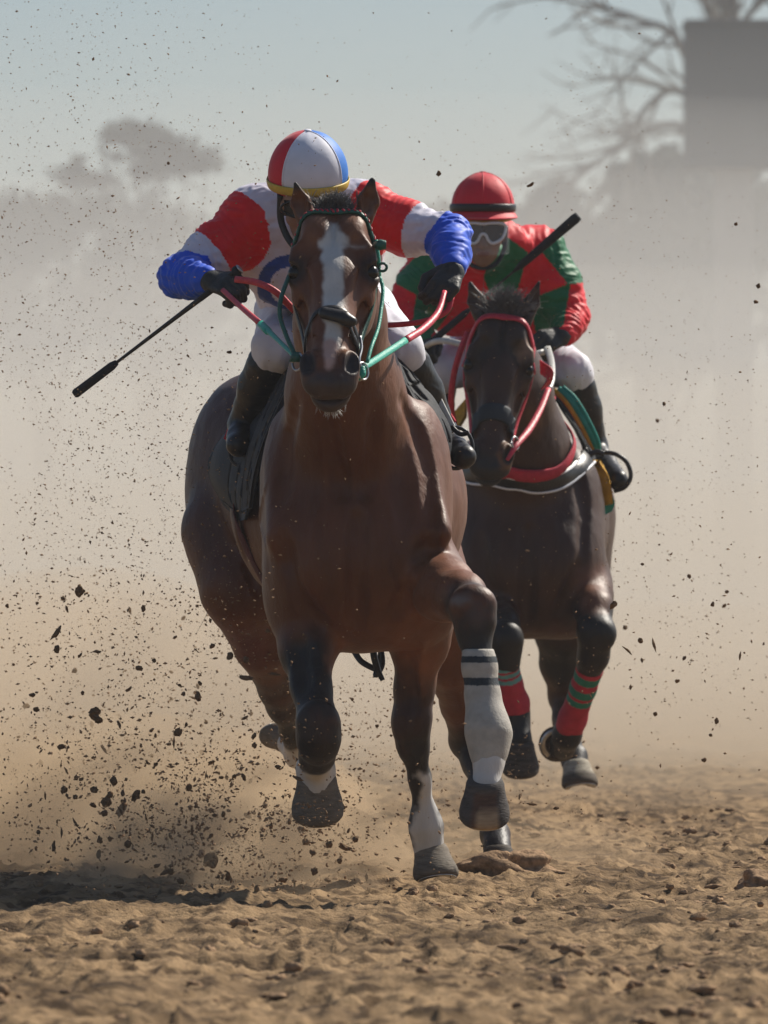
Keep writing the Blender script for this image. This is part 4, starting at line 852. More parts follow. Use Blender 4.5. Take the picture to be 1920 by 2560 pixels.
def rider(c):
    root = empty('person', c['label'], 'jockey', c['base'])
    J = {k: P(*v) for k, v in c['joints'].items()}; s = 1.0
    # body under the clothes, one continuous skin
    f = Field(); L_, FR = head_mesh(root, f, c['head'], c['hup'], c['hfwd'], 1.0, None)
    f.add(cap(L_(0, -.02, -.06), J['neck'], .052, .058, .03))
    f.add(ecap(J['neck'], J['chest'], (.10, .07), (.15, .10), (1, 0, 0), .05), ecap(J['chest'], J['pelvis'], (.14, .10), (.13, .10), (1, 0, 0), .05))
    for g_ in 'LR':
        f.add(cap(J['neck'], J['sh'+g_], .05, .045, .03), cap(J['sh'+g_], J['el'+g_], .040, .026), cap(J['el'+g_], J['wr'+g_], .026, .022))
        f.add(cap(J['hip'+g_], J['kn'+g_], .070, .045), cap(J['kn'+g_], J['an'+g_], .045, .030), cap(J['an'+g_], J['toe'+g_], .028, .022))
    V, Q = box_mesh(f, list(J.values())+[c['head']], .16, .0055)
    up_, fw_ = nrm(c['hup']), nrm(c['hfwd']); tcol = np.tile(np.array(c['skin']), (len(V), 1))*(1+.06*fbm(V*30, 3, 2)[:, None])
    paint(tcol, V, ell(L_(0, .09, -.072), (.024, .02, .010), .01, 1, FR), np.array(c['skin'])*np.array([.95, .6, .6]), .008)
    for g_ in (-1, 1): paint(tcol, V, ell(L_(g_*.030, .085, .024), (.022, .02, .004), .01, 1, FR), (.02, .015, .012), .006)
    mesh_obj('body', V, Q, 'skin', root, cols=tcol)
    # silks
    f = Field(); f.add(ecap(J['neck'], J['chest'], (.135, .085), (.185, .125), (1, 0, 0), .06), ecap(J['chest'], J['pelvis'], (.175, .125), (.165, .12), (1, 0, 0), .06))
    f.add(cap(L_(0, -.03, -.085), J['neck'], .060, .075, .03))
    for g_ in 'LR':
        mid = (J['sh'+g_]+J['el'+g_])/2+np.array([0, 0, -.012])
        f.add(cap(J['neck'], J['sh'+g_], .075, .078, .05), cap(J['sh'+g_], mid, .080, .072, .06), cap(mid, J['el'+g_], .070, .055, .04), cap(J['el'+g_], J['el'+g_]*.5+J['wr'+g_]*.5, .055, .050, .03), cap(J['el'+g_]*.5+J['wr'+g_]*.5, J['el'+g_]*.06+J['wr'+g_]*.94, .050, .036, .03))
    for a_ in c.get('silkextra', []): f.add(a_)
    V, Q = box_mesh(f, [J[k] for k in ('neck', 'chest', 'pelvis', 'shL', 'shR', 'elL', 'elR', 'wrL', 'wrR')], .19, .0040, .006)
    # open at the neck: drop what rises above the collar towards the chin
    V = folds(V, Q, .0060, 9, c['seed'], (1, .6, 1.2)); V = folds(V, Q, .0042, 20, c['seed']+5, (.7, .5, 1.3)); V = relax(V, Q, 1, .5)
    N_ = vnormals(V, Q)
    for g_ in 'LR':      # tight creases pulled round the elbows and forearms
        for a_, b_, am in ((J['el'+g_], J['wr'+g_], .0026), (J['sh'+g_], J['el'+g_], .0024)):
            e_ = b_-a_; L_n = np.linalg.norm(e_); e_ = e_/L_n; t_ = (V-a_)@e_; d_ = np.linalg.norm(V-a_-t_[:, None]*e_, axis=1); wt = np.clip((.115-d_)/.03, 0, 1)*np.clip((t_+.03)/.04, 0, 1)*np.clip((L_n+.01-t_)/.03, 0, 1)
            ph = t_/.027+3.2*fbm(V*7, 2, c['seed']+3); V = V+N_*(am*wt*(1-2*np.abs(np.mod(ph, 1)-.5)*2)*(.4+.9*np.clip(fbm(V*9, 2, c['seed']+4)+.3, 0, 1)))[:, None]
    col = c['silkcol'](V, J, L_); mesh_obj('silks', V, Q, 'silk', root, cols=col)
    # breeches
    f = Field()
    f.add(ecap(J['pelvis']+(J['pelvis']-J['chest'])*.0, J['pelvis']+np.array([0, .12, -.01]), (.165, .12), (.15, .12), (1, 0, 0), .05))
    for g_ in 'LR': f.add(cap(J['pelvis'], J['hip'+g_], .11, .105, .05), cap(J['hip'+g_], J['kn'+g_], .100, .068, .04), cap(J['kn'+g_], J['kn'+g_]*.75+J['an'+g_]*.25, .066, .056, .02))
    for a_ in c.get('breechextra', []): f.add(a_)
    V, Q = box_mesh(f, [J[k] for k in ('pelvis', 'hipL', 'hipR', 'knL', 'knR')], .2, .0048, .007); V = folds(V, Q, .005, 13, c['seed']+9, (1.2, .5, .5)); V = relax(V, Q, 2, .5)
    mesh_obj('breeches', V, Q, 'breeches', root)
    for g_ in 'LR':
        k, a, t = J['kn'+g_], J['an'+g_], J['toe'+g_]; f = Field(); sh = k*.80+a*.20; q = k*.5+a*.5
        f.chain([(sh, .067), (q, .062), (a, .044)], .02); f.add(cap(a, a*.5+t*.5+np.array([0, 0, -.01]), .040, .036, .02), cap(a*.5+t*.5+np.array([0, 0, -.01]), t, .040, .036, .02), cap(a+np.array([0, .05, -.02]), a, .034, .03, .02))
        V, Q = box_mesh(f, [k, a, t], .1, .005); V = folds(V, Q, .0015, 22, 4, (1, 1, 1.5)); mesh_obj('boot', V, Q, 'boot', root)
        f = Field(); fist(f, J['wr'+g_], c['hand'+g_][0], c['hand'+g_][1], c['hand'+g_][2], c.get('hs', 1.12))
        V, Q = box_mesh(f, [J['wr'+g_]], .17, .0033, .0033); mesh_obj('glove', V, Q, 'glove', root)
        mb = MB(); w_ = J['wr'+g_]; e_ = nrm(w_-J['el'+g_]); mb.ring(w_-e_*.012, .031, .006, e_, seg=20); mb.build('cuff', c['cuffmat'+g_], root)
    return root, J, L_, FR

def silk1(V, J, L_):
    col = np.tile(np.array([.70, .67, .77]), (len(V), 1))
    for g_ in 'LR':
        s_, e_, w_ = J['sh'+g_], J['el'+g_], J['wr'+g_]
        v = e_-s_; L2 = v@v; t_ = ((V-s_)@v)/L2; d = np.linalg.norm(V-(s_+np.clip(t_, 0, 1)[:, None]*v), axis=1)
        u = w_-e_; tu = ((V-e_)@u)/(u@u); du = np.linalg.norm(V-(e_+np.clip(tu, 0, 1)[:, None]*u), axis=1)
        arm = (d < .115) & (t_ > .02); up_ = arm & (d <= du+.02)
        r0, r1_ = (.02, .60) if g_ == 'L' else (.02, .62)
        col[up_ & (t_ > r0) & (t_ < r1_)] = (.80, .006, .014)
        col[((du < .11) & (tu > .12) & (du < d+.01)) | ((t_ > (.88 if g_ == 'L' else .93)) & (du < .11))] = (.010, .10, .72)
    cx, cz = P(722, 712, 20.6)[[0, 2]]; rr = np.hypot((V[:, 0]-cx), (V[:, 2]-cz)*1.05); m = (rr > .058) & (rr < .096) & (V[:, 1] < J['chest'][1]+.02)
    arm_far = (V[:, 0] > P(622, 0, 20.7)[0]) & (V[:, 0] < P(930, 0, 20.7)[0]); col[m & arm_far] = (.025, .07, .32)
    return col
R1, J1, L1, F1 = rider(dict(label='jockey in white silks with red and blue sleeves and a red, white and blue cap', base=(-.2, 21.0, 1.55), seed=31,
    skin=(.30, .17, .12), head=P(770, 500, 20.52), hup=(0, -.42, .9), hfwd=(0, -1, -.5),
    joints=dict(neck=(772, 535, 20.72), chest=(765, 640, 20.86), pelvis=(790, 760, 21.22), shL=(638, 545, 20.76), shR=(905, 530, 20.76), elL=(448, 690, 20.66), elR=(1125, 590, 20.62),
        wrL=(520, 702, 20.48), wrR=(1135, 668, 20.46), hipL=(735, 790, 21.2), hipR=(905, 790, 21.2), knL=(690, 872, 20.78), knR=(1000, 872, 20.78),
        anL=(608, 1062, 20.98), anR=(1108, 1085, 20.98), toeL=(596, 1112, 20.84), toeR=(1160, 1142, 20.76)),
    handL=((.75, -.75, -.12), (-.25, -.35, .85), (.45, .35, .55)), handR=((-.30, -.62, -.62), (.45, -.55, .35), (-.8, .25, .3)), cuffmatL='leather', cuffmatR='leather',
    silkcol=silk1, silkextra=[ell(P(780, 640, 20.82), (.21, .12, .16), .05), ell(P(700, 560, 20.8), (.12, .11, .10), .05), ell(P(860, 560, 20.8), (.12, .11, .10), .05)]))
hc1 = P(770, 424, 20.54)
pt = helmet(R1, hc1+np.array([0, 0, -.012]), (0, -.30, 1), (0, -1, -.2), .1185, [(-181, -38, 'cap_red'), (-38, 56, 'cap_white'), (56, 181, 'cap_blue')], -.20, None)
mb = MB(); mb.sheet([[L1(x*.9, .085+.02*math.cos(x*18), z) for z in np.linspace(-.012, .036, 5)] for x in np.linspace(-.075, .075, 15)], .006); mb.build('goggles', 'goggle_lens', R1)
mb = MB(); mb.tube([L1(.078*math.cos(a), .088+.018*math.cos(1.3*math.cos(a)), .012+.028*math.sin(a)) for a in np.linspace(0, 6.283, 29)], .004, smooth=False); mb.build('goggle_frame', 'leather', R1)
mb = MB(); mb.tube([L1(-.08, .0, .02), L1(-.078, .02, -.06), L1(-.045, .06, -.115), L1(0, .075, -.13), L1(.045, .06, -.115), L1(.078, .02, -.06), L1(.08, 0, .02)], .010, flat=.35); mb.build('chin_strap', 'cap_black', R1)

def silk2(V, J, L_):
    RED, GR = np.array((.78, .006, .020)), np.array((.003, .155, .058)); k = F/25.3
    q = np.stack([CX+V[:, 0]*k, HOR-(V[:, 2]-CAMH)*k], 1)
    seeds = [(1325, 572, 1), (1352, 690, 1), (1146, 712, 1), (1440, 785, 1), (1440, 850, 1), (1395, 875, 1), (1145, 830, 1), (1000, 765, 1), (990, 640, 1), (1180, 640, 1), (1275, 800, 1), (940, 720, 1),
             (1262, 665, 0), (1408, 645, 0), (1385, 775, 0), (1095, 570, 0), (1040, 692, 0), (1072, 775, 0), (1010, 850, 0)]
    D_ = np.stack([np.hypot(q[:, 0]-a, q[:, 1]-b) for a, b, _ in seeds], 1); r = np.array([t for *_, t in seeds])[D_.argmin(1)]
    return np.where(r[:, None] == 1, RED, GR)
R2, J2, L2_, F2 = rider(dict(label='jockey in red and green checked silks, plain red cap and white framed goggles', base=(.45, 25.6, 1.6), seed=57,
    skin=(.26, .15, .10), head=P(1207, 578, 24.98), hup=(.0, -.12, 1), hfwd=(0, -1, -.12),
    joints=dict(neck=(1220, 610, 25.18), chest=(1232, 700, 25.38), pelvis=(1262, 860, 25.78), shL=(1092, 638, 25.32), shR=(1346, 632, 25.30), elL=(1002, 778, 25.26), elR=(1424, 795, 25.24),
        wrL=(1072, 862, 25.12), wrR=(1412, 838, 25.10), hipL=(1190, 890, 25.75), hipR=(1345, 880, 25.75), knL=(1098, 930, 25.30), knR=(1432, 930, 25.32),
        anL=(1082, 1110, 25.5), anR=(1488, 1118, 25.45), toeL=(1060, 1170, 25.3), toeR=(1545, 1200, 25.18)),
    handL=((-.15, -.75, -.25), (-.3, -.3, .8), (.6, -.3, .5)), handR=((-.72, -.55, -.22), (.2, -.5, .8), (-.5, .1, .6)), cuffmatL='leather', cuffmatR='leather',
    silkcol=silk2, silkextra=[ell(P(1230, 690, 25.32), (.20, .12, .16), .05), ell(P(1340, 760, 25.4), (.10, .10, .12), .06), ell(P(1140, 740, 25.4), (.12, .10, .14), .06), cap(P(1350, 640, 25.3), P(1388, 700, 25.28), .082, .074, .04), cap(P(1388, 700, 25.28), P(1424, 795, 25.24), .074, .060, .04)]))
hc2 = P(1207, 512, 25.0)
pt2 = helmet(R2, hc2+np.array([0, 0, -.008]), (0, -.05, 1), (0, -1, -.05), .114, [(-181, 181, 'cap_red')], -.02, 'cap_red', 'cap_black')
mb = MB(); mb.tube([L2_(.106*math.sin(a), .0+.112*math.cos(a)-.01, .052-.014*math.cos(a)) for a in np.linspace(-1.35, 1.35, 21)], .006, flat=.5, smooth=False); mb.build('peak_trim', 'cap_yellow', R2)
def gog(x, z, k=1): return L2_(x, .062+.045*math.sqrt(max(0, 1-(x/.082)**2))*k, z)
fr_ = [(-.074, .030), (-.036, .036), (0, .033), (.036, .036), (.074, .030), (.078, .006), (.064, -.022), (.036, -.036), (.020, -.028), (.010, -.008), (0, -.002), (-.010, -.008), (-.020, -.028), (-.036, -.036), (-.064, -.022), (-.078, .006), (-.074, .030)]
mb = MB(); mb.tube([gog(*p)+np.array([0, -.004, 0]) for p in catmull(fr_, 5)[:, :2]], .0052, smooth=False); mb.build('goggles', 'goggle_frame', R2)
for g_ in (-1, 1):
    rows = []
    for x in np.linspace(.002, .074, 14):
        lo = np.interp(x, [0, .010, .020, .036, .064, .078], [-.002, -.008, -.028, -.036, -.022, .006]); rows.append([gog(g_*x, z) for z in np.linspace(lo, .032, 8)])
    mb = MB(); mb.sheet(rows, .003); mb.build('goggle_lens', 'goggle_lens', R2)
mb = MB(); mb.sheet([[L2_(x, .045+.075*math.sqrt(max(0.02, 1-(x/.098)**2)), z) for z in np.linspace(-.075, .036, 9)] for x in np.linspace(-.093, .093, 25)], .0015); mb.build('face_shield', 'clear_shield', R2)
mb = MB(); mb.tube([L2_(-.082, .0, .02), L2_(-.076, .02, -.06), L2_(-.045, .055, -.112), L2_(0, .07, -.126), L2_(.045, .055, -.112), L2_(.076, .02, -.06), L2_(.082, 0, .02)], .008, flat=.35); mb.build('chin_strap', 'cap_black', R2)

# whips
w1 = empty('riding_whip', 'long black whip slanting down from the left glove of the jockey in the tricolour cap', 'whip', tuple(P(545, 700, 20.4)))
A, B = P(600, 672, 20.42), P(185, 987, 20.55); at = lambda k: A+(B-A)*k
mb = MB(); mb.tube([at(.11), at(.4), at(.76)], [.0095, .0065, .0045], seg=8); mb.build('shaft', 'leather', w1)
mb = MB(); mb.tube([at(.74), at(.77), at(.99), at(1)], [.008, .0125, .0135, .010], seg=8, flat=.7, smooth=False); mb.build('flap', 'dark_cloth', w1)
mb = MB(); mb.tube([A, at(.012), at(.03), at(.04), at(.24)], [.006, .0165, .0165, .0095, .0085], seg=12, smooth=False); mb.build('grip', 'dark_cloth', w1)
mb = MB(); mb.tube([A-(B-A)*.004, A+(B-A)*.004], [.012, .0165], seg=12, smooth=False); mb.build('end_cap', 'steel', w1)
w2 = empty('riding_whip', 'black whip held diagonally across the chest of the jockey in red and green checks', 'whip', tuple(P(1070, 850, 25.0)))
A, B = P(1040, 888, 25.02), P(1446, 540, 24.75); at = lambda k: A+(B-A)*k
mb = MB(); mb.tube([at(.28), at(.66)], [.006, .0035], seg=8); mb.build('shaft', 'leather', w2)
mb = MB(); mb.tube([at(.0), at(.015), at(.30), at(.33)], [.008, .013, .012, .007], seg=12, smooth=False); mb.build('grip', 'dark_cloth', w2)
mb = MB(); mb.tube([at(.60), at(.66), at(.98), at(1)], [.004, .014, .0185, .016], seg=10, flat=.75, smooth=False); mb.build('flap', 'dark_cloth', w2)

# ------------------------------------------------------------------ far background
sg = empty('tower_sign', 'big grey box shaped board raised on a wide post at the far right', 'sign tower', (5.4, 100, 0))
def rect(px0, px1, py0, py1, D, th, name, m, parent, bev=.03):
    a, b_ = P(px0, py1, D), P(px1, py0, D); mb = MB(); c_ = (a+b_)/2; c_[1] = D+th/2
    mb.box(c_, (b_[0]-a[0])/2, th/2, (b_[2]-a[2])/2); o = mb.build(name, m, parent, smooth=False)
    bv = o.modifiers.new('bevel', 'BEVEL'); bv.width = bev; bv.segments = 2; return o
rect(1716, 2150, 62, 402, 100, 1.1, 'board', 'concrete', sg)
rect(1712, 2154, 48, 60, 99.96, 1.2, 'top_rim', 'concrete', sg, .01)
rect(1712, 2154, 404, 416, 99.96, 1.2, 'bottom_rim', 'concrete', sg, .01)
a = P(1792, 420, 100.2); mb = MB(); mb.box((a[0]+.26, 100.5, a[2]/2), .26, .25, a[2]/2); mb.build('post', 'post', sg, smooth=False)
a = P(2040, 420, 100.2); mb = MB(); mb.box((a[0]+.26, 100.5, a[2]/2), .26, .25, a[2]/2); mb.build('post', 'post', sg, smooth=False)

def leaves(mb, c_, r, n, size, rg):
    q = np.asarray(c_)+np.clip(rg.normal(0, .62, (n, 3)), -1.6, 1.6)*np.asarray(r)
    q = q[fbm(q*.9, 3, 9) > -.10]
    for p in q:
        u = nrm(rg.normal(0, 1, 3)); v = nrm(np.cross(u, rg.normal(0, 1, 3))); s_ = size*(.5+rg.random()); mb.add([p-u*s_, p+v*s_*.6, p+u*s_, p-v*s_*.6], [(0, 1, 2, 3)])
def leafy_tree(label, x, D, hgt, clumps, seed, name='tree'):
    rg = np.random.default_rng(seed); t_ = empty(name, label, 'tree', (x, D, 0), 'trees in the haze behind the track'); top = np.array([x, D, hgt*.62]); mb = MB()
    mb.tube([(x, D, -.1), (x+.2, D, hgt*.3), top], [.28, .20, .13], seg=8)
    for (px, py, rx, rz) in clumps:
        q = P(px, py, D); mb.tube([top*np.array([1, 1, .75]), (top+q)/2+np.array([0, .2, -.2]), q], [.12, .07, .02], seg=6)
    mb.build('trunk', 'bark', t_); mb = MB()
    for (px, py, rx, rz) in clumps:
        k = D/F; leaves(mb, P(px, py, D), (rx*k, rx*k*.8, rz*k), int(300+rx*rz*.07), .16, rg)
    mb.build('crown', 'foliage', t_, smooth=False)
leafy_tree('dark leafy crown floating above the dust at the upper left', P(400, 0, 230)[0], 230, 7, [(255, 345, 40, 20), (330, 340, 55, 26), (390, 372, 80, 34), (470, 388, 60, 26), (520, 405, 36, 18), (265, 400, 60, 26), (360, 425, 90, 28), (210, 440, 60, 24), (330, 560, 190, 80), (470, 660, 200, 100), (400, 820, 260, 110)], 1)
leafy_tree('pale blurred tree crown at the far left edge', P(110, 0, 190)[0], 190, 5, [(30, 545, 90, 50), (120, 560, 90, 50), (210, 590, 90, 60), (60, 640, 130, 80), (180, 700, 150, 90), (60, 820, 220, 100)], 2)
leafy_tree('faint low tree crown right behind the red capped jockey', P(1380, 0, 180)[0], 180, 5, [(1380, 505, 55, 40), (1340, 570, 80, 50), (1440, 600, 110, 60), (1040, 580, 110, 50), (1180, 620, 110, 60), (1400, 740, 200, 100), (1150, 760, 200, 100)], 3)
leafy_tree('arched blurred tree crown left of the grey board post', P(1620, 0, 150)[0], 150, 5, [(1600, 450, 60, 30), (1660, 430, 60, 36), (1550, 500, 45, 60), (1690, 500, 60, 80), (1620, 640, 130, 90), (1780, 560, 130, 100), (1900, 560, 100, 90), (1700, 800, 260, 120)], 4)
# bare tree, its limbs reaching out round the board
tb = empty('bare_tree', 'leafless tree with long drooping limbs behind the grey board', 'tree', (P(1850, 0, 108)[0], 108, 0))
mb = MB(); rg = np.random.default_rng(12); D_ = 108
def limb(pts, r, lvl=0):
    r *= .75; q = catmull([P(*p) if len(p) == 3 else p for p in pts], 6); mb.tube(q, [r, r*.35], seg=6, smooth=False)
    if lvl < 2:
        for i in range(3, len(q)-1, 2 if lvl == 0 else 3):
            d = nrm(q[i+1]-q[i]); n_ = nrm(d+rg.normal(0, .5, 3)*np.array([1, .7, 1])); L_ = (1.6 if lvl == 0 else .8)*(.5+rg.random())
            b_ = q[i]+n_*L_*.5; e_ = b_+nrm(n_+np.array([0, 0, rg.choice([-.3, .3])]))*L_*.5; qq = [q[i], b_, e_]
            qc = catmull(qq, 4); mb.tube(qc, [r*.45, r*.1], seg=5, smooth=False)
            if lvl == 0:
                for j in (3, 5, 7):
                    n2_ = nrm(n_+rg.normal(0, .6, 3)); mb.tube([qc[j], qc[j]+n2_*.35, qc[j]+n2_*.7+np.array([0, 0, rg.normal(0, .1)])], [r*.22, r*.05], seg=4, smooth=False)
base = (1850, 1590, 108)
mb.tube([P(1850, 1600, 108), P(1840, 1000, 108), P(1845, 500, 108), P(1830, 150, 108), P(1820, -200, 108)], [.32, .26, .22, .16, .10], seg=10)
limb([(1838, 420, 108), (1760, 260, 107.6), (1690, 95, 107.2), (1600, 50, 107), (1480, 15, 107)], .12)
limb([(1842, 500, 108), (1770, 300, 108.6), (1690, 225, 109), (1620, 265, 109), (1560, 350, 109), (1460, 430, 109)], .11)
limb([(1842, 560, 108), (1760, 360, 108), (1680, 310, 108), (1590, 345, 108), (1500, 400, 108), (1400, 470, 108)], .09)
limb([(1832, 160, 108), (1780, 50, 108), (1740, -60, 108), (1700, -200, 108)], .12)
limb([(1832, 200, 108), (1860, 60, 108), (1900, 10, 108), (1980, -60, 108)], .10)
limb([(1835, 150, 108), (1810, 30, 107.5), (1790, -100, 107.5), (1800, -250, 107)], .10)
mb.build('trunk', 'bark', tb)

# ------------------------------------------------------------------ air
def vol(name, color, dens, V, Fc, aniso=.2, noise=None, kind='stuff'):
    m = bpy.data.materials.new(name); m.use_nodes = True; t_ = m.node_tree; t_.nodes.clear(); out = t_.nodes.new('ShaderNodeOutputMaterial')
    pv = t_.nodes.new('ShaderNodeVolumePrincipled'); pv.inputs['Color'].default_value = (*color, 1); pv.inputs['Density'].default_value = dens; pv.inputs['Anisotropy'].default_value = aniso
    t_.links.new(pv.outputs[0], out.inputs['Volume'])
    if noise:
        sc, lo, hi = noise; tc_ = t_.nodes.new('ShaderNodeTexCoord'); n_ = t_.nodes.new('ShaderNodeTexNoise'); n_.inputs['Scale'].default_value = sc; n_.inputs['Detail'].default_value = 5; n_.inputs['Roughness'].default_value = .62
        t_.links.new(tc_.outputs['Object'], n_.inputs['Vector']); r_ = t_.nodes.new('ShaderNodeMapRange'); r_.inputs[1].default_value = lo; r_.inputs[2].default_value = hi; r_.inputs[3].default_value = 0; r_.inputs[4].default_value = dens
        t_.links.new(n_.outputs[0], r_.inputs[0]); t_.links.new(r_.outputs[0], pv.inputs['Density'])
    M[name+'_v'] = m; o = mesh_obj(name, V, Fc, name+'_v'); o['kind'] = kind; return o
def ellipsoid(c_, r, n=16):
    V = [(c_[0]+r[0]*math.sin(math.pi*i/n)*math.cos(math.pi*j/n), c_[1]+r[1]*math.sin(math.pi*i/n)*math.sin(math.pi*j/n), c_[2]+r[2]*math.cos(math.pi*i/n)) for i in range(n+1) for j in range(2*n)]
    Fc = [(i*2*n+j, (i+1)*2*n+j, (i+1)*2*n+(j+1) % (2*n), i*2*n+(j+1) % (2*n)) for i in range(n) for j in range(2*n)]
    return V, Fc
mb = MB(); mb.box((0, 206, 9.5), 70, 218, 10.5)
vol('haze', (.80, .84, .90), .0008, mb.V[0], mb.F, .1)
for col_, dn, cc_, rr_ in (((.80, .80, .78), .007, (3, 74, -1), (46, 42, 7.4)), ((.82, .80, .77), .008, (-4, 70, -1), (40, 38, 6.3)), ((.82, .80, .75), .009, (2, 66, -1), (36, 35, 5.4)), ((.81, .78, .72), .013, (-1, 62, -1), (34, 31, 4.5)), ((.81, .76, .67), .020, (1, 56, -1), (30, 25, 3.5)), ((.80, .72, .60), .028, (-.6, 33, -.3), (10, 6.2, 2.3)), ((.78, .67, .52), .032, (-.2, 32.5, -.3), (9, 5.6, 1.7)), ((.76, .62, .45), .045, (-.9, 32, -.3), (8, 5.0, 1.15))):
    vol('dust_bank', col_, dn, *ellipsoid(cc_, rr_, 24), aniso=.15)
PUFF = (.80, .62, .42)
vol('dust_puff', PUFF, 3.0, *ellipsoid((-.95, 22.7, .06), (1.0, 1.2, .42)), aniso=.1, noise=(3.2, .44, .70))
vol('dust_puff', PUFF, 5.0, *ellipsoid((-.50, 21.4, .02), (.60, .7, .26)), aniso=.1, noise=(4.5, .44, .70))
vol('dust_puff', PUFF, 1.6, *ellipsoid((-.50, 20.35, .0), (.50, .45, .16)), aniso=.1, noise=(5, .40, .66))
vol('dust_puff', PUFF, .5, *ellipsoid((-.65, 21.9, 0), (1.05, 1.0, .34)), aniso=.1)
vol('dust_puff', PUFF, .35, *ellipsoid((-1.0, 23.4, .35), (.85, 1.0, .60)), aniso=.1)
vol('dust_puff', PUFF, .35, *ellipsoid((.35, 22.0, .02), (.55, .6, .16)), aniso=.1)
S.cycles.volume_step_rate = 2.0; S.cycles.volume_max_steps = 256

# ------------------------------------------------------------------ flying dirt
meshes = []
for sdd in range(12):
    el = [(1, .9, .8), (1.3, .8, .7), (1, .7, .5), (.8, .8, 1.2), (1.7, .6, .5), (1, 1, .6), (.7, 1, 1), (2.2, .6, .5), (1, 1, 1), (1.4, 1, .7), (.9, .6, 1.3), (1.8, .8, .6)][sdd]
    V, Fc = clod_mesh(sdd+20, 9, el); me = bpy.data.meshes.new('clod'); me.from_pydata([tuple(v) for v in V], [], Fc); me.materials.append(M['clod']); me.polygons.foreach_set('use_smooth', [True]*len(me.polygons)); meshes.append(me)
rg = np.random.default_rng(77); spec = []
def scat(n, cx_, cy_, sx, sy, r0, r1_, d0=19.8, d1=23.8, ang=None):
    for _ in range(n):
        px, py = cx_+rg.normal(0, sx), cy_+rg.normal(0, sy)
        if not (0 < px < 1920 and 0 < py < 2330): continue
        D = d0+(d1-d0)*rg.random(); spec.append((px, py, D, .8*(r0+(r1_-r0)*rg.random()**2.6)))
# the clods that show largest, each where the photograph has it
DR = 0.8
for px, py, r in ((200, 1478, 15), (141, 1623, 14), (141, 1582, 11), (421, 408, 6), (268, 367, 5), (233, 148, 5), (818, 190, 4), (1097, 434, 8), (1326, 462, 7), (1534, 1512, 15), (1635, 1612, 9), (1638, 1785, 9), (1300, 1990, 8), (1160, 2010, 8),
    (893, 2218, 13), (236, 1783, 19), (160, 1975, 12), (265, 2005, 15), (305, 2022, 17), (340, 1990, 16), (445, 1830, 15), (246, 1800, 14), (575, 1640, 12), (530, 1615, 10), (615, 1695, 12), (494, 1740, 14), (470, 890, 6), (573, 880, 7), (500, 885, 4), (445, 495, 5),
    (1660, 1010, 6), (1890, 755, 8), (1840, 560, 6), (1895, 715, 6), (1718, 930, 4), (1850, 930, 4), (1640, 850, 4), (660, 1230, 3), (1760, 1900, 11), (1850, 1640, 8), (527, 2150, 20), (560, 2240, 16), (640, 2230, 14), (500, 2230, 13), (820, 2200, 10), (745, 2170, 12), (1330, 2010, 10), (1390, 2020, 8)):
    spec.append((px, py, 19.9+rg.random()*1.6, .8*r*20.5/F))
k_ = 20.5/F
scat(230, 330, 1900, 230, 190, 2.0*k_, 11*k_); scat(260, 600, 2110, 190, 110, 2.5*k_, 12*k_, 19.8, 21.5); scat(110, 480, 1620, 190, 130, 2*k_, 9*k_); scat(55, 930, 1820, 70, 120, 2*k_, 8*k_, 21.5, 23.5)
scat(90, 1700, 1600, 130, 190, 2*k_, 9*k_, 20, 26); scat(60, 1180, 1950, 120, 90, 2*k_, 8*k_, 21.5, 25); scat(320, 260, 500, 240, 330, 1.8*k_, 5*k_); scat(220, 1350, 480, 380, 330, 1.6*k_, 4.4*k_); scat(90, 250, 1200, 200, 220, 1.5*k_, 5*k_)
scat(36, 1280, 1500, 150, 140, 1.6*k_, 4*k_, 23.2, 24.2)
spec.sort(key=lambda q: -q[3]); big, rest = spec[:300], spec[300:]
zone = lambda x, y: ('high in the sky ' if y < 900 else 'low over the sand ' if y > 1750 else 'beside the horses ')+('left of the leader' if x < 640 else 'right of the follower' if x > 1500 else 'between or below the horses')
lab = {}
for i, (px, py, D, r) in enumerate(big):
    o = link(bpy.data.objects.new('clod', meshes[int(rg.integers(12))])); o.location = P(px, py, D); o.scale = (r, r*(.7+.5*rg.random()), r*(.7+.5*rg.random())); o.rotation_euler = rg.random(3)*6.28
    o['label'] = 'small dark clod of dirt flying '+zone(px, py); o['category'] = 'clod'; o['group'] = 'dirt clods flying '+zone(px, py)
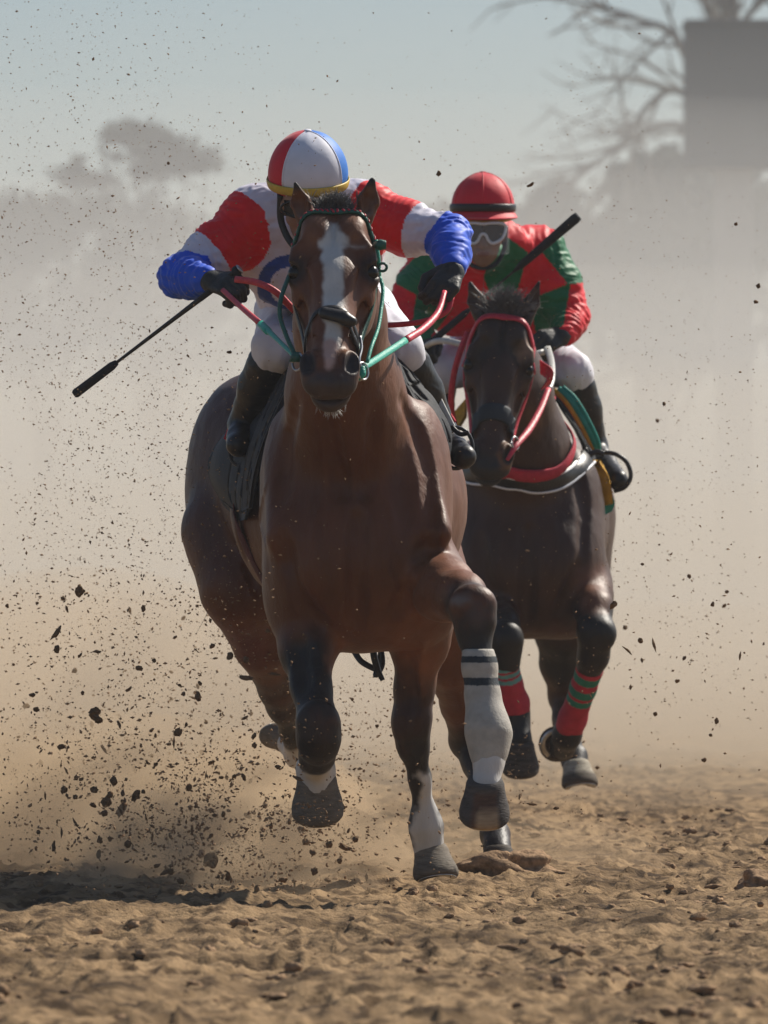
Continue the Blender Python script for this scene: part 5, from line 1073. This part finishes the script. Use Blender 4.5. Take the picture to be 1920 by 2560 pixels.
# finer spray nobody could count
def sprays():
    out = []
    def sc2(n, cx_, cy_, sx, sy, r0, r1_, d0=19.0, d1=24.0, floor=2300):
        q = np.stack([cx_+rg.normal(0, sx, n), cy_+rg.normal(0, sy, n)], 1); q = q[(q[:, 0] > 0) & (q[:, 0] < 1920) & (q[:, 1] > 0) & (q[:, 1] < floor)]
        keep = fbm(np.stack([q[:, 0]/70, q[:, 1]/70, np.zeros(len(q))], 1), 3, 5) > -.15-rg.random(len(q))*.3; q = q[keep]
        for p in q: out.append((p[0], p[1], d0+(d1-d0)*rg.random(), r0+(r1_-r0)*rg.random()**2.5))
    sc2(5200, 330, 1930, 270, 200, .9*k_, 5*k_); sc2(5200, 600, 2100, 210, 110, 1.0*k_, 6*k_, 19.6, 21.8); sc2(2200, 380, 1560, 260, 170, .8*k_, 4.2*k_); sc2(1200, 900, 1780, 110, 170, .9*k_, 4*k_, 21.5, 24)
    sc2(900, 1700, 1600, 170, 260, .8*k_, 4*k_, 20, 26); sc2(800, 1200, 1980, 160, 100, .9*k_, 4*k_, 21.5, 25); sc2(3800, 250, 520, 300, 380, .9*k_, 2.8*k_); sc2(1800, 1400, 500, 360, 350, .5*k_, 1.8*k_); sc2(3800, 250, 1150, 260, 260, .9*k_, 3.4*k_); sc2(1500, 1680, 1150, 150, 260, .5*k_, 2.2*k_)
    return out
tet = [(np.array([[1, 0, 0], [-1, 0, 0], [0, 1, 0], [0, -1, 0], [0, 0, 1], [0, 0, -1]], float), np.array([(0, 2, 4), (2, 1, 4), (1, 3, 4), (3, 0, 4), (2, 0, 5), (1, 2, 5), (3, 1, 5), (0, 3, 5)]))]
pp = sprays()+[q for q in rest]; Vs = []; Fs = []; nv = 0
for px, py, D, r in pp:
    Rm = np.array(Matrix.Rotation(rg.random()*6.28, 3, Vector(rg.normal(0, 1, 3)))); v = (tet[0][0]*rg.uniform(.6, 1.3, (6, 1))*np.array([1.5, .8, .8]))@Rm.T*r+P(px, py, D)
    Vs.append(v); Fs.append(tet[0][1]+nv); nv += 6
o = mesh_obj('dirt_spray', np.vstack(Vs), np.vstack(Fs), 'clod'); o['kind'] = 'stuff'; o['label'] = 'fine spray of dirt grains thrown up by the hooves'; o['category'] = 'dirt'
# sand heap thrown up round the sunken hind hoof
V, Fc = clod_mesh(91, 26, (1, 1, 1)); V = V*np.array([.15, .10, .060]); V = V+.010*fbm(V*26, 3, 8)[:, None]+P(1250, 2180, 21.36); V[:, 2] += .0
o = mesh_obj('sand_heap', V, Fc, 'clod'); o['label'] = 'low dark heap of sand dug up behind the white bandaged leg'; o['category'] = 'sand heap'
V, Fc = clod_mesh(95, 26, (1, 1, 1)); V = V*np.array([.10, .12, .045])+.010*fbm(V*26, 3, 8)[:, None]*0+P(1915, 2228, 20.9)
o = mesh_obj('sand_heap', V, Fc, 'clod'); o['label'] = 'dark lump of earth on the track at the right edge'; o['category'] = 'sand heap'
mb = MB(); mb.sheet(resample([[P(392, 2322, 18.1), P(402, 2318, 18.1)], [P(394, 2342, 18.1), P(410, 2334, 18.12)]], 5, 5), .002); o = mb.build('scrap_of_paper', 'paper'); o['label'] = 'tiny white scrap lying on the sand at the left'; o['category'] = 'scrap'
